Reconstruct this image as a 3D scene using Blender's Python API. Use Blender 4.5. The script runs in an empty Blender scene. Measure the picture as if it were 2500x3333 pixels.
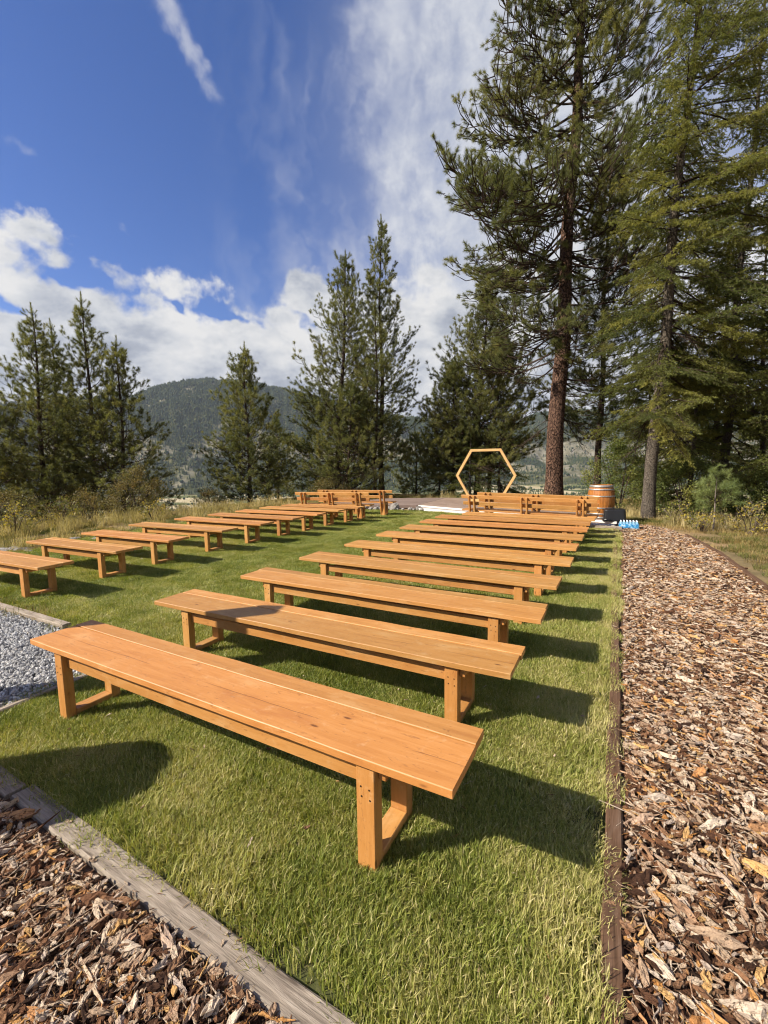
import bpy, math, random
import numpy as np
from mathutils import Vector, Matrix, Euler

SC = bpy.context.scene
COL = SC.collection
R = math.radians
PI = math.pi

# ------------------------------------------------------------------ camera
F_PX, YAW, PITCH, ROLL, CAM_H = 1431.0, R(28.398), R(6.339), R(-0.824), 1.705
fw = Vector((-math.sin(YAW) * math.cos(PITCH), math.cos(YAW) * math.cos(PITCH), -math.sin(PITCH)))
rt = Vector((math.cos(YAW), math.sin(YAW), 0))
up = rt.cross(fw)
cr = rt * math.cos(ROLL) + up * math.sin(ROLL)
cu = -rt * math.sin(ROLL) + up * math.cos(ROLL)
cam_d = bpy.data.cameras.new('camera')
cam_d.sensor_fit = 'HORIZONTAL'
cam_d.sensor_width = 36.0
cam_d.lens = 36.0 * F_PX / 2500.0
cam_d.clip_start = 0.05
cam_d.clip_end = 30000
cam = bpy.data.objects.new('camera', cam_d)
COL.objects.link(cam)
M = Matrix((cr, cu, -fw)).transposed().to_4x4()
M.translation = (0, 0, CAM_H)
cam.matrix_world = M
SC.camera = cam

# ------------------------------------------------------------------ exposure
SC.view_settings.view_transform = 'Standard'
SC.view_settings.look = 'None'
SC.view_settings.gamma = 1.0
SC.view_settings.use_curve_mapping = False
SC.view_settings.exposure = 0.79
SC.cycles.max_bounces = 5
SC.cycles.diffuse_bounces = 2
SC.cycles.transparent_max_bounces = 8
SC.cycles.volume_bounces = 0
SC.cycles.use_denoising = True
SC.cycles.use_adaptive_sampling = True
SC.cycles.adaptive_threshold = 0.03
SC.cycles.pixel_filter_type = 'BLACKMAN_HARRIS'
SC.cycles.filter_width = 1.15

# ------------------------------------------------------------------ sun
SUN_TO = Vector((0.43, 0.43, -0.46)).normalized()
sd = bpy.data.lights.new('sun', 'SUN')
sd.energy = 5.0
sd.angle = R(0.53)
sd.color = (1.0, 0.925, 0.80)
sun = bpy.data.objects.new('sun', sd)
sun.rotation_euler = SUN_TO.to_track_quat('-Z', 'Y').to_euler()
sun.location = (-20, -20, 30)
COL.objects.link(sun)


# ------------------------------------------------------------------ node helpers
class NT:
    """small wrapper to write node trees in few lines"""
    def __init__(s, tree):
        s.t = tree
        s.n = tree.nodes
        s.l = tree.links

    def node(s, typ, ins=None, **props):
        nd = s.n.new(typ)
        for k, v in props.items():
            setattr(nd, k, v)
        for k, v in (ins or {}).items():
            sock = nd.inputs[k]
            if isinstance(v, bpy.types.NodeSocket):
                s.l.new(v, sock)
            else:
                sock.default_value = v
        return nd

    def math(s, op, a, b=None, c=None, clamp=False):
        ins = {0: a}
        if b is not None:
            ins[1] = b
        if c is not None:
            ins[2] = c
        return s.node('ShaderNodeMath', ins, operation=op, use_clamp=clamp).outputs[0]

    def smooth(s, v, a, b, lo=0.0, hi=1.0):
        return s.node('ShaderNodeMapRange', {'Value': v, 'From Min': a, 'From Max': b, 'To Min': lo, 'To Max': hi}, interpolation_type='SMOOTHSTEP').outputs[0]

    def ramp(s, v, stops, interp='LINEAR'):
        nd = s.node('ShaderNodeValToRGB', {0: v})
        cr_ = nd.color_ramp
        cr_.interpolation = interp
        while len(cr_.elements) > 1:
            cr_.elements.remove(cr_.elements[-1])
        for i, (p, c) in enumerate(stops):
            e = cr_.elements[0] if i == 0 else cr_.elements.new(p)
            e.position = p
            e.color = tuple(c) + ((1,) if len(c) == 3 else ())
        return nd.outputs[0]

    def noise(s, vec, scale, detail=4, rough=0.55, dist=0.0, out='Fac', lac=2.0):
        nd = s.node('ShaderNodeTexNoise', {'Vector': vec, 'Scale': scale, 'Detail': detail, 'Roughness': rough, 'Distortion': dist, 'Lacunarity': lac})
        return nd.outputs[out]

    def mix(s, f, a, b, blend='MIX'):
        nd = s.n.new('ShaderNodeMix')
        nd.data_type = 'RGBA'
        nd.blend_type = blend
        for sock, v in ((nd.inputs[0], f), (nd.inputs[6], a), (nd.inputs[7], b)):
            if isinstance(v, bpy.types.NodeSocket):
                s.l.new(v, sock)
            else:
                sock.default_value = v if not isinstance(v, tuple) or len(v) == 4 else v + (1,)
        return nd.outputs[2]

    def mapping(s, vec, scale=(1, 1, 1), loc=(0, 0, 0), rot=(0, 0, 0)):
        return s.node('ShaderNodeMapping', {'Vector': vec, 'Location': loc, 'Rotation': rot, 'Scale': scale}).outputs[0]

    def vmath(s, op, a, b=None, out=0):
        ins = {0: a}
        if b is not None:
            ins[1] = b
        return s.node('ShaderNodeVectorMath', ins, operation=op).outputs[out]

    def bump(s, h, strength=0.4, dist=0.01):
        return s.node('ShaderNodeBump', {'Height': h, 'Strength': strength, 'Distance': dist}).outputs[0]


def material(name):
    m = bpy.data.materials.new(name)
    m.use_nodes = True
    nt = NT(m.node_tree)
    nt.n.clear()
    nt.out = nt.node('ShaderNodeOutputMaterial')
    return m, nt


def finish(nt, color, rough=0.7, normal=None, spec=0.3, metal=0.0, transl=0.0, transl_col=None):
    ins = {'Base Color': color if not isinstance(color, tuple) or len(color) == 4 else color + (1,), 'Roughness': rough, 'Specular IOR Level': spec, 'Metallic': metal}
    p = nt.node('ShaderNodeBsdfPrincipled', ins)
    if normal is not None:
        nt.l.new(normal, p.inputs['Normal'])
    sh = p.outputs[0]
    if transl > 0:
        tr = nt.node('ShaderNodeBsdfTranslucent', {'Color': transl_col if transl_col is not None else ins['Base Color']})
        sh = nt.node('ShaderNodeMixShader', {0: transl, 1: sh, 2: tr.outputs[0]}).outputs[0]
    nt.l.new(sh, nt.out.inputs['Surface'])


# ------------------------------------------------------------------ sky
world = bpy.data.worlds.new('World')
SC.world = world
world.use_nodes = True
world.cycles.sampling_method = 'NONE'
w = NT(world.node_tree)
w.n.clear()
w_out = w.node('ShaderNodeOutputWorld')
w_bg = w.node('ShaderNodeBackground', {'Strength': 0.088})
w.l.new(w_bg.outputs[0], w_out.inputs[0])
sky = w.node('ShaderNodeTexSky', sky_type='NISHITA', sun_disc=False)
sky.sun_elevation = math.asin(-SUN_TO.z)
sky.sun_rotation = math.atan2(-SUN_TO.x, -SUN_TO.y)
sky.altitude = 700
sky.air_density = 1.0
sky.dust_density = 0.5
sky.ozone_density = 3.0
wd = w.node('ShaderNodeTexCoord').outputs['Generated']
wx = w.node('ShaderNodeSeparateXYZ', {0: wd})
dx, dy, dz = wx.outputs
az = w.math('MULTIPLY', w.math('ARCTAN2', dx, dy), 180 / PI)            # degrees, 0 = +Y
el = w.math('MULTIPLY', w.math('ARCSINE', dz), 180 / PI)
# flat cloud-deck coordinates
den = w.math('ADD', w.math('MAXIMUM', dz, 0.0), 0.16)
px = w.math('DIVIDE', dx, den)
py = w.math('DIVIDE', dy, den)
pv = w.node('ShaderNodeCombineXYZ', {0: px, 1: py, 2: 0.0}).outputs[0]


def az_curve(nodes_wrap, v, pts, lo, hi, vlo, vhi):
    """piecewise-linear function of v, as a colour ramp scaled to [vlo, vhi]"""
    t = nodes_wrap.node('ShaderNodeMapRange', {'Value': v, 'From Min': lo, 'From Max': hi}).outputs[0]
    r = nodes_wrap.ramp(t, [((p - lo) / (hi - lo), ((q - vlo) / (vhi - vlo),) * 3) for p, q in pts])
    return nodes_wrap.math('MULTIPLY_ADD', r, vhi - vlo, vlo)


wn = w.noise(wd, 2.2, 2, 0.6, out='Color')
wdw = w.vmath('ADD', wd, w.node('ShaderNodeVectorMath', {0: w.vmath('SUBTRACT', wn, (0.5, 0.5, 0.5)), 'Scale': 0.10}, operation='SCALE').outputs[0])
wsep = w.node('ShaderNodeSeparateColor', {0: w.noise(wd, 5.5, 4, 0.68, out='Color')}).outputs
azw = w.math('ADD', az, w.math('MULTIPLY', w.math('SUBTRACT', wsep[0], 0.5), 11.0))
elw = w.math('ADD', el, w.math('MULTIPLY', w.math('SUBTRACT', wsep[1], 0.5), 7.0))


def puff(a0, e0, ax, ey, ang, amp):
    """an elongated wisp around direction (a0, e0) in degrees"""
    ca, sa = math.cos(R(ang)), math.sin(R(ang))
    u = w.math('SUBTRACT', azw, a0)
    v = w.math('SUBTRACT', elw, e0)
    p = w.math('ADD', w.math('MULTIPLY', u, ca / ax), w.math('MULTIPLY', v, sa / ax))
    q = w.math('ADD', w.math('MULTIPLY', u, -sa / ey), w.math('MULTIPLY', v, ca / ey))
    r2 = w.math('ADD', w.math('MULTIPLY', p, p), w.math('MULTIPLY', q, q))
    g = w.math('EXPONENT', w.math('MULTIPLY', r2, -1.0))
    return w.math('MULTIPLY', g, amp)


# cumulus bank above the valley
top = az_curve(w, az, [(-130, 14), (-90, 19), (-67, 22.3), (-63, 22.4), (-59, 21), (-54, 20.0), (-48, 20.5), (-43, 19.6), (-39, 21.4), (-34, 20.5), (-24, 22), (-5, 24), (20, 20), (60, 14), (130, 16)], -180, 180, 0, 40)
fb = w.noise(wdw, 7.5, 7, 0.6, 0.0)
fb2 = w.noise(w.mapping(wdw, (1, 1, 1.6)), 11.0, 3, 0.6, 0.0)
above = w.math('ADD', w.math('SUBTRACT', top, el), w.math('ADD', w.math('MULTIPLY', w.math('SUBTRACT', fb, 0.5), 11.0), w.math('MULTIPLY', w.math('SUBTRACT', fb2, 0.5), 5.0)))                                      # >0 inside the bank
cum_in = w.math('ADD', w.math('MULTIPLY_ADD', above, 0.085, 0.30), w.math('MULTIPLY', w.math('SUBTRACT', fb, 0.5), 2.6))
cum_in = w.math('ADD', cum_in, w.math('MULTIPLY', w.math('SUBTRACT', fb2, 0.5), 1.1))
for a in ((-62.5, 18.8, 3.4, 1.0, -15, 1.15), (-67, 15.8, 2.4, 0.8, -20, 0.9), (-46.5, 16.6, 2.4, 0.7, -22, 1.1), (-38, 17.4, 2.4, 0.9, -10, 0.75), (-52, 17.6, 2.0, 0.6, -30, 0.8), (-58, 13.2, 2.2, 0.5, -10, 0.6)):
    cum_in = w.math('SUBTRACT', cum_in, puff(*a))
cum_in = w.math('MINIMUM', cum_in, w.math('MULTIPLY_ADD', above, 0.42, 0.25))
cum_a = w.smooth(cum_in, -0.05, 0.55)
# tall bright veil to the right of the lawn's axis, streaks to its left
edge = az_curve(w, el, [(0, -34), (18, -31), (24, -29), (28, -28), (31, -27), (35, -28), (38, -27), (44, -25), (70, -30), (90, -30)], 0, 90, -60, 0)
str_v = w.mapping(w.node('ShaderNodeCombineXYZ', {0: azw, 1: elw, 2: 0.0}).outputs[0], (0.06, 0.028, 1))
str_n = w.noise(w.vmath('ADD', str_v, w.node('ShaderNodeVectorMath', {0: w.vmath('SUBTRACT', wn, (0.5, 0.5, 0.5)), 'Scale': 0.5}, operation='SCALE').outputs[0]), 2.6, 3, 0.6)
into = w.math('SUBTRACT', az, edge)
wis = w.noise(wdw, 9.0, 6, 0.62, 0.0)
veil_in = w.math('ADD', w.math('MULTIPLY', into, 0.09), w.math('MULTIPLY', w.math('SUBTRACT', wis, 0.5), 2.6))
veil_in = w.math('ADD', veil_in, w.math('MULTIPLY', w.math('SUBTRACT', str_n, 0.5), 1.0))
right_fade = w.smooth(w.math('ADD', az, w.math('MULTIPLY', w.math('SUBTRACT', el, 20), 0.55)), 4, 16, 1.0, 0.25)
veil_a = w.math('MULTIPLY', w.smooth(veil_in, -0.75, 1.1), right_fade)
veil_a = w.math('MULTIPLY', veil_a, w.math('MULTIPLY_ADD', wis, 0.5, 0.68), clamp=True)
# thin haze of cirrus left of the veil
cir = w.math('MULTIPLY', w.smooth(str_n, 0.42, 0.75), w.smooth(into, -24, -2))
cir = w.math('MULTIPLY', w.math('ADD', cir, w.math('MULTIPLY', w.smooth(into, -16, 2), 0.35)), 0.6)

pf = puff(-49.8, 38.4, 3.4, 0.9, -33, 1.15)
for a in ((-52.5, 41.5, 3.0, 1.4, -50, 1.2), (-65.5, 28.6, 1.9, 0.8, -32, 1.6), (-56.5, 23.3, 1.2, 0.4, -20, 0.7), (-53, 20.7, 1.6, 0.5, -40, 0.6),
          (-90, 40, 6, 2, -30, 1.0), (40, 44, 7, 2, 30, 1.0), (120, 36, 8, 2, 10, 1.0), (170, 42, 6, 2, -40, 1.0)):
    pf = w.math('ADD', pf, puff(*a))
pf_a = w.smooth(w.math('ADD', pf, w.math('MULTIPLY', w.math('SUBTRACT', wis, 0.5), 6.5)), 0.25, 2.3)
pf_a = w.math('MULTIPLY', pf_a, w.smooth(pf, 0.08, 0.5))
# composite
shade = w.noise(w.mapping(wdw, (1, 1, 1.7)), 9.0, 5, 0.6)
cum_col = w.ramp(w.math('ADD', w.math('MULTIPLY', w.math('SUBTRACT', shade, 0.5), 2.3), w.smooth(cum_in, 0.2, 1.9, 0.84, 0.46)),
                 [(0.0, (1.9, 2.1, 2.55)), (0.36, (3.0, 3.2, 3.65)), (0.66, (4.3, 4.4, 4.6)), (1.0, (5.4, 5.35, 5.3))])
hsv = w.node('ShaderNodeHueSaturation', {'Hue': 0.507, 'Saturation': 1.2, 'Value': 1.0, 'Color': sky.outputs[0]}).outputs[0]
skyc = w.mix(1.0, hsv, (0.86, 0.81, 0.95), 'MULTIPLY')
c = w.mix(cir, skyc, (3.9, 4.1, 4.7, 1))
c = w.mix(veil_a, c, w.mix(w.smooth(wis, 0.3, 0.7), (3.4, 3.65, 4.3, 1), (4.9, 5.0, 5.25, 1)))
c = w.mix(w.math('MULTIPLY', pf_a, 0.6), c, (4.6, 4.7, 5.0, 1))
c = w.mix(cum_a, c, cum_col)
w.l.new(c, w_bg.inputs['Color'])


# ------------------------------------------------------------------ mesh helpers
def np_mesh(name, V, Fs, mats=(), mat_idx=None, smooth=False):
    me = bpy.data.meshes.new(name)
    if isinstance(Fs, np.ndarray):
        n, k = Fs.shape
        me.vertices.add(len(V))
        me.vertices.foreach_set('co', np.asarray(V, np.float32).ravel())
        me.loops.add(n * k)
        me.loops.foreach_set('vertex_index', Fs.astype(np.int32).ravel())
        me.polygons.add(n)
        me.polygons.foreach_set('loop_start', np.arange(0, n * k, k, dtype=np.int32))
        me.polygons.foreach_set('loop_total', np.full(n, k, np.int32))
    else:
        me.from_pydata([tuple(v) for v in V], [], Fs)
    for m in mats:
        me.materials.append(m)
    if mat_idx is not None:
        me.polygons.foreach_set('material_index', np.asarray(mat_idx, np.int32))
    if smooth:
        me.polygons.foreach_set('use_smooth', np.ones(len(me.polygons), bool))
    me.update(calc_edges=True)
    me.validate()
    return me


class MB:
    """collects faces of one mesh"""
    def __init__(s):
        s.v = []
        s.f = []
        s.m = []

    def add(s, V, Fs, m=0):
        o = len(s.v)
        s.v += [tuple(p) for p in V]
        s.f += [tuple(i + o for i in f) for f in Fs]
        s.m += [m] * len(Fs)

    def box(s, c, size, bev=0.004, mat=None, m=0):
        hx, hy, hz = (q / 2 for q in size)
        b = min(bev, hx * 0.9, hy * 0.9, hz * 0.9)
        V, idx = [], {}
        for sx in (-1, 1):
            for sy in (-1, 1):
                for sz in (-1, 1):
                    for ax in range(3):
                        p = [sx * (hx - b), sy * (hy - b), sz * (hz - b)]
                        p[ax] = (sx * hx, sy * hy, sz * hz)[ax]
                        idx[(sx, sy, sz, ax)] = len(V)
                        V.append(p)
        Fs = []
        g = lambda sx, sy, sz, ax: idx[(sx, sy, sz, ax)]
        for q in (-1, 1):
            Fs.append([g(q, -1, -1, 0), g(q, 1, -1, 0), g(q, 1, 1, 0), g(q, -1, 1, 0)][::q])
            Fs.append([g(-1, q, -1, 1), g(-1, q, 1, 1), g(1, q, 1, 1), g(1, q, -1, 1)][::q])
            Fs.append([g(-1, -1, q, 2), g(1, -1, q, 2), g(1, 1, q, 2), g(-1, 1, q, 2)][::q])
        for a in (-1, 1):
            for b2 in (-1, 1):
                Fs.append([g(a, b2, -1, 0), g(a, b2, -1, 1), g(a, b2, 1, 1), g(a, b2, 1, 0)][::-1 if a * b2 < 0 else 1][::-1])
                Fs.append([g(a, -1, b2, 0), g(a, 1, b2, 0), g(a, 1, b2, 2), g(a, -1, b2, 2)][::-1 if a * b2 > 0 else 1])
                Fs.append([g(-1, a, b2, 1), g(1, a, b2, 1), g(1, a, b2, 2), g(-1, a, b2, 2)][::-1 if a * b2 < 0 else 1])
        for sx in (-1, 1):
            for sy in (-1, 1):
                for sz in (-1, 1):
                    Fs.append([g(sx, sy, sz, 0), g(sx, sy, sz, 1), g(sx, sy, sz, 2)][::sx * sy * sz])
        mt = mat if mat is not None else Matrix.Identity(4)
        s.add([mt @ (Vector(p)) + Vector(c) for p in V], Fs, m)

    def tube(s, pts, rad, n=8, cap=True, m=0, jit=0.0, rng=None):
        rings = []
        pts = [Vector(p) for p in pts]
        ref = Vector((0.31, 0.77, 0.55))
        V = []
        for i, p in enumerate(pts):
            t = (pts[min(i + 1, len(pts) - 1)] - pts[max(i - 1, 0)]).normalized()
            a = t.cross(ref).normalized()
            b = t.cross(a).normalized()
            for k in range(n):
                an = 2 * PI * k / n
                r_ = rad[i] * (1 + (rng.uniform(-jit, jit) if rng else 0))
                V.append(p + a * math.cos(an) * r_ + b * math.sin(an) * r_)
        Fs = []
        for i in range(len(pts) - 1):
            for k in range(n):
                a, b = i * n + k, i * n + (k + 1) % n
                Fs.append((a, a + n, b + n, b)[::-1])
        if cap:
            Fs.append(tuple(range(n))[::-1][::-1])
            Fs.append(tuple((len(pts) - 1) * n + k for k in range(n))[::-1])
        s.add(V, Fs, m)

    def lathe(s, prof, n=24, m=0, c=(0, 0, 0)):
        V = []
        for r_, z in prof:
            for k in range(n):
                an = 2 * PI * k / n
                V.append((c[0] + r_ * math.cos(an), c[1] + r_ * math.sin(an), c[2] + z))
        Fs = []
        for i in range(len(prof) - 1):
            for k in range(n):
                a, b = i * n + k, i * n + (k + 1) % n
                Fs.append((a, b, b + n, a + n))
        s.add(V, Fs, m)

    def mesh(s, name, mats=(), smooth=False):
        me = bpy.data.meshes.new(name)
        me.from_pydata(s.v, [], s.f)
        for q in mats:
            me.materials.append(q)
        me.polygons.foreach_set('material_index', s.m)
        if smooth:
            me.polygons.foreach_set('use_smooth', [True] * len(s.f))
        me.update()
        return me


def ob(name, data, parent=None, loc=(0, 0, 0), rot=(0, 0, 0), scale=None):
    o = bpy.data.objects.new(name, data)
    COL.objects.link(o)
    o.parent = parent
    o.location = loc
    o.rotation_euler = rot
    if scale is not None:
        o.scale = scale
    return o


def tag(o, label=None, cat=None, group=None, kind=None):
    if label:
        o['label'] = label
    if cat:
        o['category'] = cat
    if group:
        o['group'] = group
    if kind:
        o['kind'] = kind
    return o


def empty(name, loc, rz=0, label=None, cat=None, group=None):
    o = ob(name, None, None, loc, (0, 0, rz))
    o.empty_display_size = 0.2
    return tag(o, label, cat, group)


# ------------------------------------------------------------------ scatter (geometry nodes on a point mesh)
def scatter_group(name, protos):
    ng = bpy.data.node_groups.new(name, 'GeometryNodeTree')
    ng.interface.new_socket('Geometry', in_out='INPUT', socket_type='NodeSocketGeometry')
    ng.interface.new_socket('Geometry', in_out='OUTPUT', socket_type='NodeSocketGeometry')
    N, L = ng.nodes, ng.links
    gi = N.new('NodeGroupInput')
    go = N.new('NodeGroupOutput')
    g2i = N.new('GeometryNodeGeometryToInstance')
    for p in reversed(protos):
        oi = N.new('GeometryNodeObjectInfo')
        oi.inputs['Object'].default_value = p
        oi.inputs['As Instance'].default_value = False
        L.new(oi.outputs['Geometry'], g2i.inputs[0])
    ip = N.new('GeometryNodeInstanceOnPoints')
    L.new(gi.outputs[0], ip.inputs['Points'])
    L.new(g2i.outputs[0], ip.inputs['Instance'])
    ip.inputs['Pick Instance'].default_value = True
    for n, t, s_ in (('idx', 'INT', 'Instance Index'), ('rot', 'FLOAT_VECTOR', 'Rotation'), ('scl', 'FLOAT_VECTOR', 'Scale')):
        a = N.new('GeometryNodeInputNamedAttribute')
        a.data_type = t
        a.inputs['Name'].default_value = n
        L.new(a.outputs['Attribute'], ip.inputs[s_])
    L.new(ip.outputs[0], go.inputs[0])
    return ng


def proto(name, me):
    return bpy.data.objects.new(name, me)      # only a mesh source for the scatter, never linked to the scene


def scatter(name, group, P, rot, scl, idx, rnd, parent=None, loc=(0, 0, 0)):
    P = np.asarray(P, np.float32).reshape(-1, 3)
    n = len(P)
    me = bpy.data.meshes.new(name)
    me.vertices.add(n)
    me.vertices.foreach_set('co', P.ravel())
    scl = np.asarray(scl, np.float32)
    if scl.ndim == 1:
        scl = np.repeat(scl[:, None], 3, 1)
    me.attributes.new('rot', 'FLOAT_VECTOR', 'POINT').data.foreach_set('vector', np.asarray(rot, np.float32).ravel())
    me.attributes.new('scl', 'FLOAT_VECTOR', 'POINT').data.foreach_set('vector', scl.ravel())
    me.attributes.new('idx', 'INT', 'POINT').data.foreach_set('value', np.asarray(idx, np.int32))
    me.attributes.new('rnd', 'FLOAT', 'POINT').data.foreach_set('value', np.asarray(rnd, np.float32))
    o = ob(name, me, parent, loc)
    md = o.modifiers.new('scatter', 'NODES')
    md.node_group = group
    o['kind'] = 'stuff'
    return o


# ------------------------------------------------------------------ numpy value noise
def _hash(ix, iy, seed):
    h = (ix.astype(np.int64) * 374761393 + iy.astype(np.int64) * 668265263 + seed * 982451653) & 0x7fffffff
    h = ((h ^ (h >> 13)) * 1274126177) & 0x7fffffff
    return ((h ^ (h >> 16)) & 0xffff) / 65535.0


def vnoise(x, y, seed=0):
    x = np.asarray(x, float)
    y = np.asarray(y, float)
    ix, iy = np.floor(x), np.floor(y)
    fx, fy = x - ix, y - iy
    fx = fx * fx * (3 - 2 * fx)
    fy = fy * fy * (3 - 2 * fy)
    a, b = _hash(ix, iy, seed), _hash(ix + 1, iy, seed)
    c_, d_ = _hash(ix, iy + 1, seed), _hash(ix + 1, iy + 1, seed)
    return (a * (1 - fx) + b * fx) * (1 - fy) + (c_ * (1 - fx) + d_ * fx) * fy


def fbm(x, y, oct=4, seed=0):
    s, a, t = 0, 0.5, 0
    for i in range(oct):
        s = s + a * vnoise(x * 2 ** i, y * 2 ** i, seed + i)
        t += a
        a *= 0.5
    return s / t


def sstep(a, b, v):
    t = np.clip((np.asarray(v, float) - a) / (b - a), 0, 1)
    return t * t * (3 - 2 * t)


# ------------------------------------------------------------------ terrain heights
VALLEY = -165.0


def terrain(x, y):
    x = np.asarray(x, float)
    y = np.asarray(y, float)
    ddx = np.maximum(np.maximum(-13.5 - x, x - 12.0), 0)
    ddy = np.maximum(np.maximum(-16.0 - y, y - 20.5), 0)
    d = np.hypot(ddx, ddy)
    zd = -0.25 * (d - 3.2 * (1 - np.exp(-d / 3.2)))
    z = VALLEY * np.tanh(-zd / -VALLEY)
    z = z + (fbm(x / 9.0, y / 9.0, 3, 5) - 0.5) * 0.5 * np.clip(d / 6, 0, 1) + (fbm(x / 140.0, y / 140.0, 4, 9) - 0.5) * 26 * sstep(60, 500, d)
    return z - 0.012


def tz(x, y):
    return float(terrain(x, y))



# ------------------------------------------------------------------ materials
def rnd_attr(nt):
    return nt.node('ShaderNodeAttribute', attribute_type='INSTANCER', attribute_name='rnd').outputs['Fac']


def world_pos(nt):
    return nt.node('ShaderNodeNewGeometry').outputs['Position']


def wood_material(name, dark, mid, light, wear, wear_amt=0.35, scale=1.0, rough=0.55, axis='X', bumpy=0.25, spec=0.35):
    m, nt = material(name)
    tc = nt.node('ShaderNodeTexCoord').outputs['Object']
    rnd = nt.node('ShaderNodeObjectInfo').outputs['Random']
    off = nt.node('ShaderNodeCombineXYZ', {0: nt.math('MULTIPLY', rnd, 37.0), 1: nt.math('MULTIPLY', rnd, 91.0), 2: nt.math('MULTIPLY', rnd, 13.0)}).outputs[0]
    v = nt.vmath('ADD', tc, off)
    sc_ = {'X': (1.1, 15, 15), 'Z': (15, 15, 1.1), 'Y': (15, 1.1, 15)}[axis]
    g = nt.noise(nt.mapping(v, tuple(q * scale for q in sc_)), 3.2, 8, 0.62, 0.6)
    fine = nt.noise(nt.mapping(v, tuple(q * scale * (6 if q > 2 else 3) for q in sc_)), 3.0, 4, 0.6)
    blot = nt.noise(nt.mapping(v, tuple((q if q < 2 else 4.0) for q in sc_)), 2.3, 6, 0.65, 0.8)
    knot = nt.node('ShaderNodeTexVoronoi', {'Vector': nt.mapping(v, tuple((q * 1.6 if q < 2 else 5.5) for q in sc_)), 'Scale': 1.7, 'Randomness': 1.0}).outputs['Distance']
    col = nt.ramp(g, [(0.25, dark), (0.5, mid), (0.75, light)])
    col = nt.mix(nt.smooth(blot, 0.52, 0.72, 0, wear_amt), col, wear + (1,))
    col = nt.mix(nt.smooth(fine, 0.62, 0.8, 0, 0.5), col, dark + (1,))
    col = nt.mix(nt.smooth(knot, 0.02, 0.075, 0.8, 0.0), col, tuple(q * 0.35 for q in dark) + (1,))
    val = nt.math('MULTIPLY_ADD', rnd, 0.22, 0.89)
    col = nt.mix(1.0, col, nt.node('ShaderNodeCombineColor', {0: val, 1: val, 2: val}).outputs[0], 'MULTIPLY')
    h = nt.math('ADD', nt.math('MULTIPLY', g, 0.6), nt.math('MULTIPLY', fine, 0.5))
    h = nt.math('ADD', h, nt.smooth(knot, 0.02, 0.07, -0.3, 0.0))
    finish(nt, col, nt.math('MULTIPLY_ADD', blot, 0.25, rough - 0.12), nt.bump(h, bumpy, 0.006), spec)
    return m


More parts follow.
